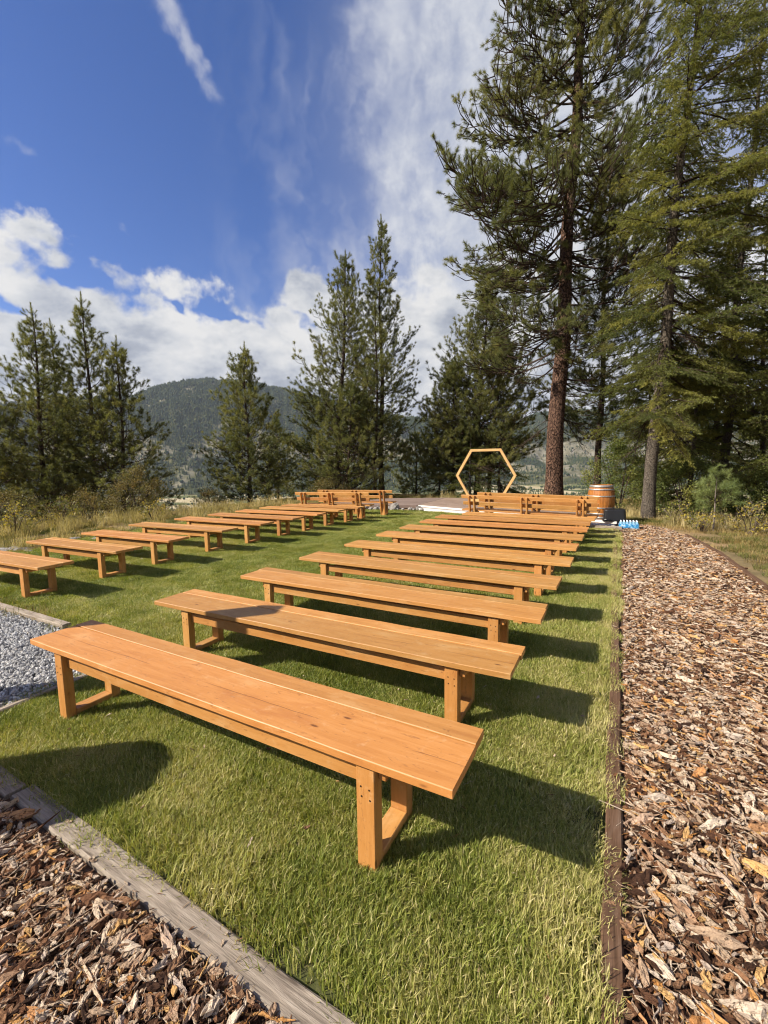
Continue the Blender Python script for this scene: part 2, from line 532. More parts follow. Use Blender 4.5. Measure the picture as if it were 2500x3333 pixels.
def bench_material(name, axis, crack=False):
    """opaque orange stain over soft grain, with knots, dings, scuffs and pale worn edges"""
    m, nt = material(name)
    tc = nt.node('ShaderNodeTexCoord').outputs['Object']
    rnd = nt.node('ShaderNodeObjectInfo').outputs['Random']
    off = nt.node('ShaderNodeCombineXYZ', {0: nt.math('MULTIPLY', rnd, 37.0), 1: nt.math('MULTIPLY', rnd, 91.0), 2: nt.math('MULTIPLY', rnd, 13.0)}).outputs[0]
    v = nt.vmath('ADD', tc, off)
    sc_ = {'X': (1.0, 13, 13), 'Z': (13, 13, 1.0), 'Y': (13, 1.0, 13)}[axis]
    g = nt.noise(nt.mapping(v, sc_), 2.6, 7, 0.6, 0.9)
    fine = nt.noise(nt.mapping(v, tuple(q * 5 for q in sc_)), 3.0, 3, 0.6)
    blot = nt.noise(nt.mapping(v, tuple(1.5 if q < 2 else 4.0 for q in sc_)), 1.6, 5, 0.62, 0.5)
    scuff = nt.noise(nt.mapping(v, tuple(4.0 if q < 2 else 16.0 for q in sc_), rot=(0, 0, 0.5)), 3.0, 6, 0.72, 1.2)
    kv = nt.mapping(v, tuple(1.4 if q < 2 else 4.2 for q in sc_))
    knot = nt.node('ShaderNodeTexVoronoi', {'Vector': kv, 'Scale': 2.2, 'Randomness': 1.0}).outputs['Distance']
    ding = nt.node('ShaderNodeTexVoronoi', {'Vector': nt.mapping(v, tuple(5.0 if q < 2 else 11.0 for q in sc_)), 'Scale': 2.0}).outputs['Distance']
    col = nt.ramp(g, [(0.25, (0.40, 0.172, 0.042)), (0.5, (0.478, 0.218, 0.058)), (0.75, (0.53, 0.255, 0.078))])
    col = nt.mix(nt.smooth(blot, 0.52, 0.72, 0, 0.6), col, (0.57, 0.32, 0.125, 1))
    col = nt.mix(nt.smooth(blot, 0.44, 0.30, 0, 0.5), col, (0.37, 0.145, 0.038, 1))
    col = nt.mix(nt.smooth(fine, 0.66, 0.82, 0, 0.22), col, (0.33, 0.13, 0.035, 1))
    col = nt.mix(nt.smooth(scuff, 0.58, 0.67, 0, 0.6), col, (0.20, 0.085, 0.03, 1))
    col = nt.mix(nt.smooth(knot, 0.03, 0.095, 0.85, 0.0), col, (0.11, 0.04, 0.013, 1))
    col = nt.mix(nt.smooth(ding, 0.03, 0.085, 0.6, 0.0), col, (0.16, 0.065, 0.022, 1))
    speck = nt.noise(v, 70.0, 3, 0.7)
    col = nt.mix(nt.smooth(speck, 0.55, 0.75, 0, 0.22), col, (0.30, 0.115, 0.03, 1))
    col = nt.mix(nt.smooth(nt.noise(v, 16.0, 4, 0.7), 0.56, 0.74, 0, 0.3), col, (0.62, 0.40, 0.20, 1))
    h = nt.math('ADD', nt.math('MULTIPLY', g, 0.35), nt.math('MULTIPLY', fine, 0.4))
    h = nt.math('ADD', h, nt.smooth(knot, 0.018, 0.06, -0.4, 0.0))
    h = nt.math('ADD', h, nt.smooth(ding, 0.015, 0.05, -0.4, 0.0))
    if crack:
        ty = nt.node('ShaderNodeSeparateXYZ', {0: tc}).outputs
        wob = nt.math('MULTIPLY', nt.math('SUBTRACT', nt.noise(nt.mapping(v, (1.1, 0, 0)), 1.3, 4, 0.6), 0.5), 0.035)
        d_ = nt.math('ABSOLUTE', nt.math('SUBTRACT', ty[1], wob))
        pres = nt.smooth(nt.noise(nt.mapping(v, (0.9, 0, 0)), 1.7, 2), 0.45, 0.53)
        ck = nt.math('MULTIPLY', nt.smooth(d_, 0.0008, 0.0026, 1.0, 0.0), pres)
        col = nt.mix(nt.math('MULTIPLY', ck, 0.75), col, (0.13, 0.05, 0.018, 1))
        h = nt.math('SUBTRACT', h, ck)
    val = nt.math('MULTIPLY_ADD', rnd, 0.26, 0.84)
    vg = nt.math('MULTIPLY_ADD', nt.math('FRACT', nt.math('MULTIPLY', rnd, 7.3)), 0.16, 0.92)
    col = nt.mix(1.0, col, nt.node('ShaderNodeCombineColor', {0: val, 1: nt.math('MULTIPLY', val, vg), 2: nt.math('MULTIPLY', val, vg)}).outputs[0], 'MULTIPLY')
    finish(nt, col, nt.math('MULTIPLY_ADD', blot, 0.3, 0.36), nt.bump(h, 0.3, 0.005), 0.4)
    return m


M_BENCH = bench_material('orange_stained_wood', 'X')
M_SEAT = bench_material('orange_stained_seat', 'X', True)
M_BENCH_V = bench_material('orange_stained_leg', 'Z')
M_BENCH_Y = bench_material('orange_stained_cross', 'Y')
M_GREY_WOOD = wood_material('weathered_grey_wood', (0.10, 0.075, 0.055), (0.30, 0.245, 0.19), (0.46, 0.39, 0.31), (0.55, 0.45, 0.34), 0.6, 1.3, 0.9, 'X', 1.0, 0.1)
M_BROWN_WOOD = wood_material('brown_timber', (0.05, 0.028, 0.016), (0.12, 0.066, 0.038), (0.18, 0.108, 0.07), (0.22, 0.155, 0.11), 0.5, 0.9, 0.85, 'Y', 0.7, 0.15)
M_DECK = wood_material('deck_board', (0.14, 0.09, 0.065), (0.27, 0.19, 0.14), (0.37, 0.28, 0.22), (0.45, 0.36, 0.29), 0.5, 0.8, 0.7, 'X', 0.4, 0.3)
M_DECK_GREY = wood_material('deck_board_old', (0.12, 0.085, 0.07), (0.21, 0.15, 0.12), (0.29, 0.22, 0.18), (0.34, 0.27, 0.23), 0.5, 0.8, 0.75, 'X', 0.4, 0.3)
M_WHITE_WOOD = wood_material('white_painted_board', (0.45, 0.42, 0.37), (0.66, 0.63, 0.57), (0.74, 0.71, 0.65), (0.5, 0.44, 0.36), 0.4, 0.8, 0.6, 'X', 0.3, 0.3)
M_ARCH = wood_material('pale_pine_lumber', (0.46, 0.25, 0.08), (0.62, 0.37, 0.14), (0.70, 0.45, 0.2), (0.6, 0.33, 0.12), 0.3, 0.9, 0.55, 'X', 0.2)
M_STAVE = wood_material('varnished_oak', (0.20, 0.062, 0.014), (0.38, 0.135, 0.026), (0.50, 0.21, 0.045), (0.22, 0.085, 0.025), 0.5, 1.3, 0.35, 'Z', 0.25, 0.5)


def flat_material(name, col, rough=0.6, metal=0.0, spec=0.4, noise_amt=0.2, nscale=12):
    m, nt = material(name)
    tc = nt.node('ShaderNodeTexCoord').outputs['Object']
    n = nt.noise(tc, nscale, 6, 0.6)
    c1 = tuple(q * (1 - noise_amt) for q in col)
    c2 = tuple(min(1, q * (1 + noise_amt)) for q in col)
    finish(nt, nt.ramp(n, [(0.3, c1), (0.7, c2)]), rough, nt.bump(n, 0.15, 0.003), spec, metal)
    return m


M_HOOP = flat_material('galvanized_hoop', (0.42, 0.40, 0.36), 0.5, 0.7, 0.5, 0.35, 25)
M_TUB = flat_material('black_plastic', (0.012, 0.012, 0.013), 0.35, 0.0, 0.5, 0.2, 5)
M_BOLT = flat_material('dark_steel', (0.03, 0.028, 0.026), 0.5, 0.8)


def bark_material(name, c_dark, c_mid, c_light, sx=5.0, sz=1.6, bumpd=0.05):
    m, nt = material(name)
    tc = nt.node('ShaderNodeTexCoord').outputs['Object']
    wv = nt.noise(tc, 3.0, 4, 0.6, out='Color')
    v = nt.vmath('ADD', tc, nt.node('ShaderNodeVectorMath', {0: wv, 'Scale': 0.25}, operation='SCALE').outputs[0])
    vo = nt.node('ShaderNodeTexVoronoi', {'Vector': nt.mapping(v, (sx, sx, sz)), 'Scale': 1.8}, feature='DISTANCE_TO_EDGE').outputs['Distance']
    n = nt.noise(nt.mapping(v, (6, 6, 3)), 5.0, 8, 0.7)
    crack = nt.smooth(vo, 0.0, 0.14)
    col = nt.ramp(n, [(0.3, c_dark), (0.52, c_mid), (0.75, c_light)])
    col = nt.mix(crack, tuple(q * 0.22 for q in c_dark) + (1,), col)
    h = nt.math('ADD', crack, nt.math('MULTIPLY', n, 0.5))
    finish(nt, col, 0.9, nt.bump(h, 1.0, bumpd), 0.1)
    return m


M_BARK_BIG = bark_material('ponderosa_bark', (0.075, 0.045, 0.032), (0.165, 0.095, 0.065), (0.27, 0.17, 0.12), 8.5, 3.4, 0.04)
M_BARK = bark_material('pine_bark', (0.05, 0.035, 0.027), (0.10, 0.07, 0.05), (0.17, 0.12, 0.09), 9, 3, 0.03)
M_BARK_FIR = bark_material('fir_bark', (0.075, 0.06, 0.045), (0.16, 0.13, 0.10), (0.30, 0.265, 0.21), 24, 8, 0.012)
M_TWIG = flat_material('twig_wood', (0.055, 0.038, 0.028), 0.9, 0, 0.1, 0.4, 6)
M_TWIG_GREY = flat_material('bare_twig_wood', (0.20, 0.165, 0.13), 0.9, 0, 0.1, 0.3, 6)


def leaf_material(name, stops, transl=0.3, rough=0.5, spec=0.25, big=0.35, vary=0.25):
    """colour from the per-instance random value, varied by large-scale noise in the place"""
    m, nt = material(name)
    r_ = rnd_attr(nt)
    pos = world_pos(nt)
    n = nt.noise(pos, big, 3, 0.6)
    n2 = nt.noise(pos, 3.1, 3, 0.6)
    f = nt.math('ADD', nt.math('MULTIPLY', r_, 0.62), nt.math('ADD', nt.math('MULTIPLY', nt.math('SUBTRACT', n, 0.5), 0.5), nt.math('MULTIPLY', n2, 0.36)))
    col = nt.ramp(f, stops)
    isl = nt.node('ShaderNodeNewGeometry').outputs['Random Per Island']
    val = nt.math('MULTIPLY_ADD', isl, vary * 2, 1 - vary)
    col = nt.mix(1.0, col, nt.node('ShaderNodeCombineColor', {0: val, 1: val, 2: val}).outputs[0], 'MULTIPLY')
    finish(nt, col, rough, None, spec, 0, transl, nt.mix(1.0, col, (1.35, 1.3, 0.7, 1), 'MULTIPLY'))
    return m


M_NEEDLE = leaf_material('pine_needle', [(0.12, (0.085, 0.102, 0.042)), (0.45, (0.158, 0.168, 0.062)), (0.72, (0.23, 0.226, 0.082)), (0.93, (0.30, 0.265, 0.097)), (0.985, (0.32, 0.16, 0.06))], 0.42)
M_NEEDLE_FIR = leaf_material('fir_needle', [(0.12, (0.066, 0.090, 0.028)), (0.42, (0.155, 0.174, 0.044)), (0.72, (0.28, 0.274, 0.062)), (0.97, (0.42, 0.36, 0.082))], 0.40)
M_NEEDLE_YOUNG = leaf_material('young_pine_needle', [(0.2, (0.16, 0.21, 0.07)), (0.8, (0.27, 0.31, 0.11))], 0.35)
M_LEAF = leaf_material('bush_leaf', [(0.15, (0.08, 0.11, 0.03)), (0.55, (0.15, 0.18, 0.045)), (0.9, (0.27, 0.26, 0.07))], 0.35)
M_LEAF_RUST = leaf_material('autumn_bush_leaf', [(0.15, (0.10, 0.10, 0.04)), (0.5, (0.18, 0.16, 0.06)), (0.9, (0.28, 0.19, 0.07))], 0.35)
M_LEAF_YELLOW = leaf_material('yellow_weed_leaf', [(0.2, (0.10, 0.12, 0.03)), (0.5, (0.27, 0.25, 0.055)), (0.9, (0.50, 0.36, 0.06))], 0.35)
M_DRYGRASS = leaf_material('dry_grass_stalk', [(0.15, (0.24, 0.22, 0.09)), (0.5, (0.45, 0.37, 0.18)), (0.9, (0.64, 0.53, 0.29))], 0.35, 0.7, 0.15, 0.5, 0.2)
M_FOREST = leaf_material('far_conifer', [(0.15, (0.026, 0.040, 0.019)), (0.55, (0.045, 0.060, 0.025)), (0.80, (0.085, 0.092, 0.032)), (0.95, (0.20, 0.17, 0.045))], 0.0, 0.8, 0.1, 0.0035, 0.25)


def lawn_material():
    m, nt = material('lawn_grass')
    pos = world_pos(nt)
    at = nt.node('ShaderNodeAttribute', attribute_name='tint').outputs['Fac']
    r_ = rnd_attr(nt)
    big = nt.noise(pos, 0.55, 4, 0.6)
    mid = nt.noise(pos, 3.2, 4, 0.65)
    px_ = nt.node('ShaderNodeSeparateXYZ', {0: pos}).outputs
    edge_r = nt.smooth(px_[0], -1.0, 0.1, 0.0, 0.30)                     # drier strip along the timber edging
    dry = nt.math('ADD', nt.math('MULTIPLY', nt.math('SUBTRACT', big, 0.5), 1.5), nt.math('MULTIPLY', nt.math('SUBTRACT', mid, 0.5), 0.9))
    dry = nt.math('ADD', dry, nt.math('ADD', edge_r, nt.math('MULTIPLY', r_, 0.16)))
    f = nt.math('ADD', nt.math('MULTIPLY_ADD', at, 0.5, 0.05), nt.math('MULTIPLY', dry, 0.72))
    col = nt.ramp(f, [(0.0, (0.12, 0.155, 0.026)), (0.18, (0.195, 0.235, 0.040)), (0.34, (0.285, 0.305, 0.065)), (0.48, (0.39, 0.37, 0.11)), (0.64, (0.52, 0.46, 0.19)), (0.86, (0.66, 0.56, 0.30))])
    finish(nt, col, 0.5, None, 0.3, 0, 0.32, nt.mix(1.0, col, (1.35, 1.35, 0.55, 1), 'MULTIPLY'))
    return m


M_LAWN = lawn_material()


def chip_material():
    m, nt = material('bark_mulch')
    r_ = rnd_attr(nt)
    tc = nt.node('ShaderNodeTexCoord').outputs['Object']
    n = nt.noise(nt.mapping(tc, (40, 190, 80)), 1.6, 5, 0.7, 0.3)
    n2 = nt.noise(tc, 110, 3, 0.7)
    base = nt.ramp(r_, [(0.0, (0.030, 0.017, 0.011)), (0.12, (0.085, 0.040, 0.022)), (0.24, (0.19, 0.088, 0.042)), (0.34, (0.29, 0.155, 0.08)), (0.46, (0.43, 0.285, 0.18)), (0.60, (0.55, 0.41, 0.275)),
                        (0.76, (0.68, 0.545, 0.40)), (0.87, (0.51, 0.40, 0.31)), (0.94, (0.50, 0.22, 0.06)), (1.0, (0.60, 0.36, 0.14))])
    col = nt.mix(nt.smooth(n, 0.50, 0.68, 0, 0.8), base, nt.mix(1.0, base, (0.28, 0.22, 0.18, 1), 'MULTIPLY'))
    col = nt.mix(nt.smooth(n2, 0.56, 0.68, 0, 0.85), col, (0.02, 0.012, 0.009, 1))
    finish(nt, col, 0.85, nt.bump(nt.math('ADD', n, n2), 0.9, 0.006), 0.15)
    return m


M_CHIP = chip_material()


def gravel_material():
    m, nt = material('crushed_gravel')
    r_ = rnd_attr(nt)
    tc = nt.node('ShaderNodeTexCoord').outputs['Object']
    n = nt.noise(tc, 60, 5, 0.6)
    base = nt.ramp(r_, [(0.0, (0.13, 0.13, 0.135)), (0.3, (0.33, 0.32, 0.305)), (0.7, (0.52, 0.505, 0.48)), (0.92, (0.68, 0.665, 0.63)), (1.0, (0.48, 0.41, 0.33))])
    col = nt.mix(nt.smooth(n, 0.4, 0.7, 0, 0.35), base, (0.1, 0.1, 0.105, 1))
    finish(nt, col, 0.8, nt.bump(n, 0.4, 0.004), 0.25)
    return m


M_GRAVEL = gravel_material()


def rock_material():
    m, nt = material('rubble_rock')
    tc = nt.node('ShaderNodeTexCoord').outputs['Object']
    rnd = nt.node('ShaderNodeObjectInfo').outputs['Random']
    n = nt.noise(tc, 9, 8, 0.65)
    col = nt.ramp(nt.math('ADD', nt.math('MULTIPLY', n, 0.6), nt.math('MULTIPLY', rnd, 0.4)), [(0.2, (0.13, 0.115, 0.10)), (0.5, (0.29, 0.265, 0.235)), (0.8, (0.46, 0.43, 0.39))])
    finish(nt, col, 0.85, nt.bump(n, 0.7, 0.02), 0.2)
    return m


M_ROCK = rock_material()


def ground_material():
    m, nt = material('hill_ground')
    pos = world_pos(nt)
    sx_ = nt.node('ShaderNodeSeparateXYZ', {0: pos}).outputs
    n = nt.noise(pos, 0.8, 6, 0.65)
    nf = nt.noise(pos, 9.0, 6, 0.7)
    near = nt.ramp(nt.math('ADD', nt.math('MULTIPLY', n, 0.65), nt.math('MULTIPLY', nf, 0.35)),
                   [(0.30, (0.10, 0.075, 0.042)), (0.46, (0.20, 0.15, 0.075)), (0.55, (0.30, 0.20, 0.10)), (0.68, (0.38, 0.26, 0.14))])
    flat = nt.mapping(pos, (1, 1, 0))
    nz = nt.noise(flat, 0.0022, 5, 0.6)
    vor = nt.node('ShaderNodeTexVoronoi', {'Vector': nt.vmath('ADD', nt.mapping(flat, (0.0034, 0.006, 0)), nt.node('ShaderNodeVectorMath', {0: nt.noise(flat, 0.004, 3, out='Color'), 'Scale': 0.5}, operation='SCALE').outputs[0]), 'Scale': 1.0}).outputs['Color']
    vs = nt.node('ShaderNodeSeparateColor', {0: vor}).outputs[0]
    field = nt.ramp(nt.math('ADD', nt.math('MULTIPLY', vs, 0.6), nt.math('MULTIPLY', nz, 0.5)), [(0.25, (0.06, 0.085, 0.032)), (0.45, (0.16, 0.16, 0.06)), (0.6, (0.38, 0.31, 0.17)), (0.85, (0.50, 0.42, 0.26))])
    slope = nt.ramp(nt.noise(pos, 0.05, 5, 0.65), [(0.3, (0.05, 0.06, 0.025)), (0.6, (0.13, 0.115, 0.05)), (0.8, (0.24, 0.19, 0.09))])
    col = nt.mix(nt.smooth(sx_[2], -1.2, -5), near, slope)
    col = nt.mix(nt.smooth(sx_[2], -95, -135), col, field)
    finish(nt, col, 0.95, nt.bump(nf, 0.6, 0.03), 0.1)
    return m


def soil_material(name, c1, c2, c3, scale=14):
    m, nt = material(name)
    pos = world_pos(nt)
    n = nt.noise(pos, scale, 8, 0.7)
    finish(nt, nt.ramp(n, [(0.3, c1), (0.5, c2), (0.72, c3)]), 0.95, nt.bump(n, 0.8, 0.02), 0.1)
    return m


def mountain_material():
    m, nt = material('mountain_side')
    pos = world_pos(nt)
    rk = nt.node('ShaderNodeAttribute', attribute_name='open_ground').outputs['Fac']
    n = nt.noise(pos, 0.012, 6, 0.65)
    forest = nt.ramp(n, [(0.3, (0.035, 0.045, 0.022)), (0.52, (0.065, 0.068, 0.03)), (0.72, (0.15, 0.135, 0.06))])
    rock = nt.ramp(nt.noise(pos, 0.03, 6, 0.7), [(0.3, (0.10, 0.095, 0.055)), (0.5, (0.21, 0.185, 0.12)), (0.7, (0.33, 0.30, 0.25))])
    finish(nt, nt.mix(rk, forest, rock), 0.95, None, 0.05)
    return m


# ------------------------------------------------------------------ ground sheet
def grid_faces(nr, na, wrap):
    i, j = np.meshgrid(np.arange(nr - 1), np.arange(na if wrap else na - 1), indexing='ij')
    i, j = i.ravel(), j.ravel()
    j2 = (j + 1) % na
    return np.stack([i * na + j, i * na + j2, (i + 1) * na + j2, (i + 1) * na + j], 1)[:, ::-1]


rr = np.concatenate([[0.01], np.geomspace(1.0, 60, 70), np.geomspace(64, 3400, 60)])
aa = np.linspace(0, 2 * PI, 220, endpoint=False)
RR, AA = np.meshgrid(rr, aa, indexing='ij')
gx, gy = -4 + RR * np.cos(AA), 6 + RR * np.sin(AA)
gz = terrain(gx, gy)
ground = ob('ground', np_mesh('ground', np.stack([gx.ravel(), gy.ravel(), gz.ravel()], 1), grid_faces(len(rr), len(aa), True)[:, ::-1], [ground_material()], smooth=True))
tag(ground, kind='structure')

# ------------------------------------------------------------------ mountains
RIDGE = [(-180, .06), (-140, .07), (-110, .085), (-85, .10), (-68.8, .104), (-63.9, .123), (-57.2, .1362), (-55.3, .1547), (-52.05, .1696), (-48.9, .1775), (-45.9, .1749), (-40.3, .1598), (-34.1, .1351), (-25.4, .0992),
         (-22.9, .0955), (-18.5, .0801), (-14.7, .0745), (-11.4, .0871), (-9.5, .0975), (-5.9, .1032), (-1.0, .0949), (12.4, .0722), (30, .085), (60, .10), (100, .07), (140, .06), (180, .06)]
ra, rv = np.array([p[0] for p in RIDGE]), np.array([p[1] for p in RIDGE])


def ridge_dist(azd):
    return 4400 + 1900 * sstep(-24, -14, azd) + 200 * np.sin(azd * 0.11)


def mountain_z(azd, t):
    """t: 0 at the foot, 1 at the ridge, up to 1.25 behind it"""
    Rd = ridge_dist(azd)
    r0 = 2750 + 250 * np.sin(azd * 0.07 + 1) + 300 * sstep(-24, -14, azd)
    r_ = r0 + (Rd - r0) * t
    x, y = r_ * np.sin(np.radians(azd)), r_ * np.cos(np.radians(azd))
    zr = Rd * np.interp(azd, ra, rv) + CAM_H + (fbm(azd * 2.3, azd * 0 + 3.3, 4, 21) - 0.5) * 50
    tt = np.clip(t, 0, 1)
    prof = 0.62 * tt + 0.38 * tt ** 2 - 0.10 * np.sin(tt * PI * 2) * 0.6
    z = VALLEY - 12 + (zr - VALLEY + 12) * prof
    env = np.clip(t * (1.02 - tt) * 4, 0, 1)
    rid = 1 - np.abs(fbm(x / 620.0, y / 620.0, 5, 31) * 2 - 1)
    z = z + (rid - 0.72) * 190 * env + (fbm(x / 170.0, y / 170.0, 4, 41) - 0.5) * 75 * env
    z = z - np.clip(t - 1, 0, 1) * 900
    return x, y, z


def open_ground(x, y, z):
    band = np.exp(-((z - 95 - 60 * (fbm(x / 900, y / 900, 3, 7) - 0.5)) / 85.0) ** 2)
    n = fbm(x / 300.0, y / 300.0, 5, 55)
    n2 = fbm(x / 95.0, y / 95.0, 4, 57)
    return np.clip(sstep(0.49, 0.68, n * 0.6 + n2 * 0.4 + band * 0.22 - 0.045) * .85, 0, 1)


azg = np.concatenate([np.linspace(-180, -96, 40, endpoint=False), np.linspace(-96, 40, 430, endpoint=False), np.linspace(40, 180, 60)])
tg = np.concatenate([np.linspace(-0.04, 1.0, 90), np.linspace(1.03, 1.3, 10)])
TG, AG = np.meshgrid(tg, azg, indexing='ij')
mx, my, mz = mountain_z(AG, TG)
me = np_mesh('mountain', np.stack([mx.ravel(), my.ravel(), mz.ravel()], 1), grid_faces(len(tg), len(azg), False), [mountain_material()], smooth=True)
me.attributes.new('open_ground', 'FLOAT', 'POINT').data.foreach_set('value', open_ground(mx, my, mz).astype(np.float32).ravel())
tag(ob('mountain', me), kind='structure')


# far conifers: one mass on the slopes and the valley
def far_conifer(seed):
    rng = random.Random(seed)
    b = MB()
    for k in range(3):
        z0, z1, r_ = 0.05 + k * 0.27, 0.55 + k * 0.235, 0.21 - k * 0.055
        n = 6
        V = [(r_ * rng.uniform(.75, 1.2) * math.cos(2 * PI * q / n), r_ * rng.uniform(.75, 1.2) * math.sin(2 * PI * q / n), z0 + rng.uniform(-.03, .03)) for q in range(n)] + [(0, 0, z1)]
        b.add(V, [(q, (q + 1) % n, n) for q in range(n)])
    return proto('far_conifer_source', b.mesh('far_conifer', [M_FOREST]))


def far_broadleaf(seed):
    rng = random.Random(seed)
    b = MB()
    V, n = [], 7
    for z, r_ in ((0.05, .12), (.2, .33), (.45, .4), (.7, .28)):
        V += [(r_ * rng.uniform(.8, 1.2) * math.cos(2 * PI * q / n), r_ * rng.uniform(.8, 1.2) * math.sin(2 * PI * q / n), z) for q in range(n)]
    V.append((0, 0, .85))
    Fs = [(i * n + q, i * n + (q + 1) % n, (i + 1) * n + (q + 1) % n, (i + 1) * n + q) for i in range(3) for q in range(n)] + [(21 + q, 21 + (q + 1) % n, 28) for q in range(n)]
    b.add(V, Fs)
    return proto('far_broadleaf_source', b.mesh('far_broadleaf', [M_FOREST]))


G_FAR = scatter_group('far_forest', [far_conifer(1), far_conifer(2), far_conifer(3), far_broadleaf(4)])
rs = np.random.RandomState(11)
n = 120000
a_ = rs.uniform(-80, 24, n)
t_ = np.sqrt(rs.uniform(0.0, 1.03, n)) * 1.02 - 0.01
fx_, fy_, fz_ = mountain_z(a_, t_)
keep = rs.uniform(0, 1, n) > open_ground(fx_, fy_, fz_) * 0.93
keep &= rs.uniform(0, 1, n) < 0.85
P = np.stack([fx_, fy_, fz_ - 1], 1)[keep]
n = len(P)
hgt = rs.uniform(14, 30, n)
scatter('mountain_forest', G_FAR, P, np.stack([np.zeros(n), np.zeros(n), rs.uniform(0, 6.28, n)], 1), np.stack([hgt * 1.1, hgt * 1.1, hgt], 1), rs.choice(4, n, p=[.32, .32, .3, .06]), rs.uniform(0, 1, n) ** 1.3)
n = 26000
a_ = rs.uniform(-80, 30, n)
r_ = np.sqrt(rs.uniform(150 ** 2, 3000 ** 2, n))
vx, vy = r_ * np.sin(np.radians(a_)), r_ * np.cos(np.radians(a_))
cl = fbm(vx / 260.0, vy / 260.0, 4, 77)
keep = (rs.uniform(0, 1, n) < sstep(0.44, 0.62, cl) + 0.05) | (r_ < 900) & (rs.uniform(0, 1, n) < 0.75)
vx, vy = vx[keep], vy[keep]
n = len(vx)
hgt = rs.uniform(6, 19, n)
scatter('valley_trees', G_FAR, np.stack([vx, vy, terrain(vx, vy) - 0.5], 1), np.stack([np.zeros(n), np.zeros(n), rs.uniform(0, 6.28, n)], 1), np.stack([hgt * 1.1, hgt * 1.1, hgt], 1), rs.choice(4, n, p=[.27, .27, .26, .2]), rs.uniform(0, 1, n))

# ------------------------------------------------------------------ lawn, paths, gravel
def sheet(name, poly, z, mat, kind='structure'):
    cx = sum(p[0] for p in poly) / len(poly)
    cy = sum(p[1] for p in poly) / len(poly)
    o = ob(name, np_mesh(name, [(p[0], p[1], z) for p in poly] + [(cx, cy, z)], [(i, (i + 1) % len(poly), len(poly)) for i in range(len(poly))], [mat]))
    return tag(o, kind=kind)


M_LAWN_SOIL = soil_material('lawn_soil', (0.04, 0.045, 0.016), (0.08, 0.085, 0.03), (0.16, 0.135, 0.06))
M_MULCH_SOIL = soil_material('mulch_soil', (0.05, 0.027, 0.016), (0.14, 0.08, 0.05), (0.30, 0.20, 0.13), 60)
M_GRAVEL_SOIL = soil_material('gravel_bed', (0.06, 0.06, 0.065), (0.13, 0.13, 0.135), (0.22, 0.22, 0.225), 40)
LAWN = [(0.0, 0.96), (0.0, 12.1), (-0.7, 12.25), (-4.5, 13.7), (-6.3, 14.4), (-7.6, 13.9), (-9.6, 13.4), (-11.2, 11.5), (-11.6, 8.0), (-11.2, 5.6), (-10.7, 4.4), (-11.5, 2.45), (-3.78, 2.45), (-3.78, 0.96)]
sheet('lawn', LAWN, 0.004, M_LAWN_SOIL)
PATH = [(0.02, -2.5), (1.9, -2.5), (1.78, 5.0), (1.72, 7.2), (1.62, 9.2), (1.48, 10.7), (1.08, 12.35), (0.7, 12.95), (0.0, 13.1), (0.02, 12.0)]
sheet('mulch_path', PATH, 0.006, M_MULCH_SOIL)
BED = [(-4.2, -2.5), (0.02, -2.5), (0.02, 0.9), (-3.4, 0.93), (-4.2, 0.9)]
sheet('mulch_bed', BED, 0.005, M_MULCH_SOIL)
PAD = [(-12, -2.5), (-4.2, -2.5), (-4.2, 0.93), (-3.8, 0.93), (-3.8, 2.3), (-12, 2.3)]
sheet('gravel_pad', PAD, 0.0055, M_GRAVEL_SOIL)


def in_poly(x, y, poly):
    ins = np.zeros(len(x), bool)
    for i in range(len(poly)):
        (x0, y0), (x1, y1) = poly[i], poly[i - 1]
        c_ = ((y0 > y) != (y1 > y)) & (x < (x1 - x0) * (y - y0) / ((y1 - y0) if y1 != y0 else 1e-9) + x0)
        ins ^= c_
    return ins


def in_view(x, y, margin=0.6):
    """rough view wedge on the ground, widened so that a step to the side still finds cover"""
    fx2, fy2 = -math.sin(YAW), math.cos(YAW)
    d = x * fx2 + y * fy2
    s_ = x * fy2 - y * fx2
    return (d > -0.2) & (np.abs(s_) < 0.95 * d + 1.0 + margin)


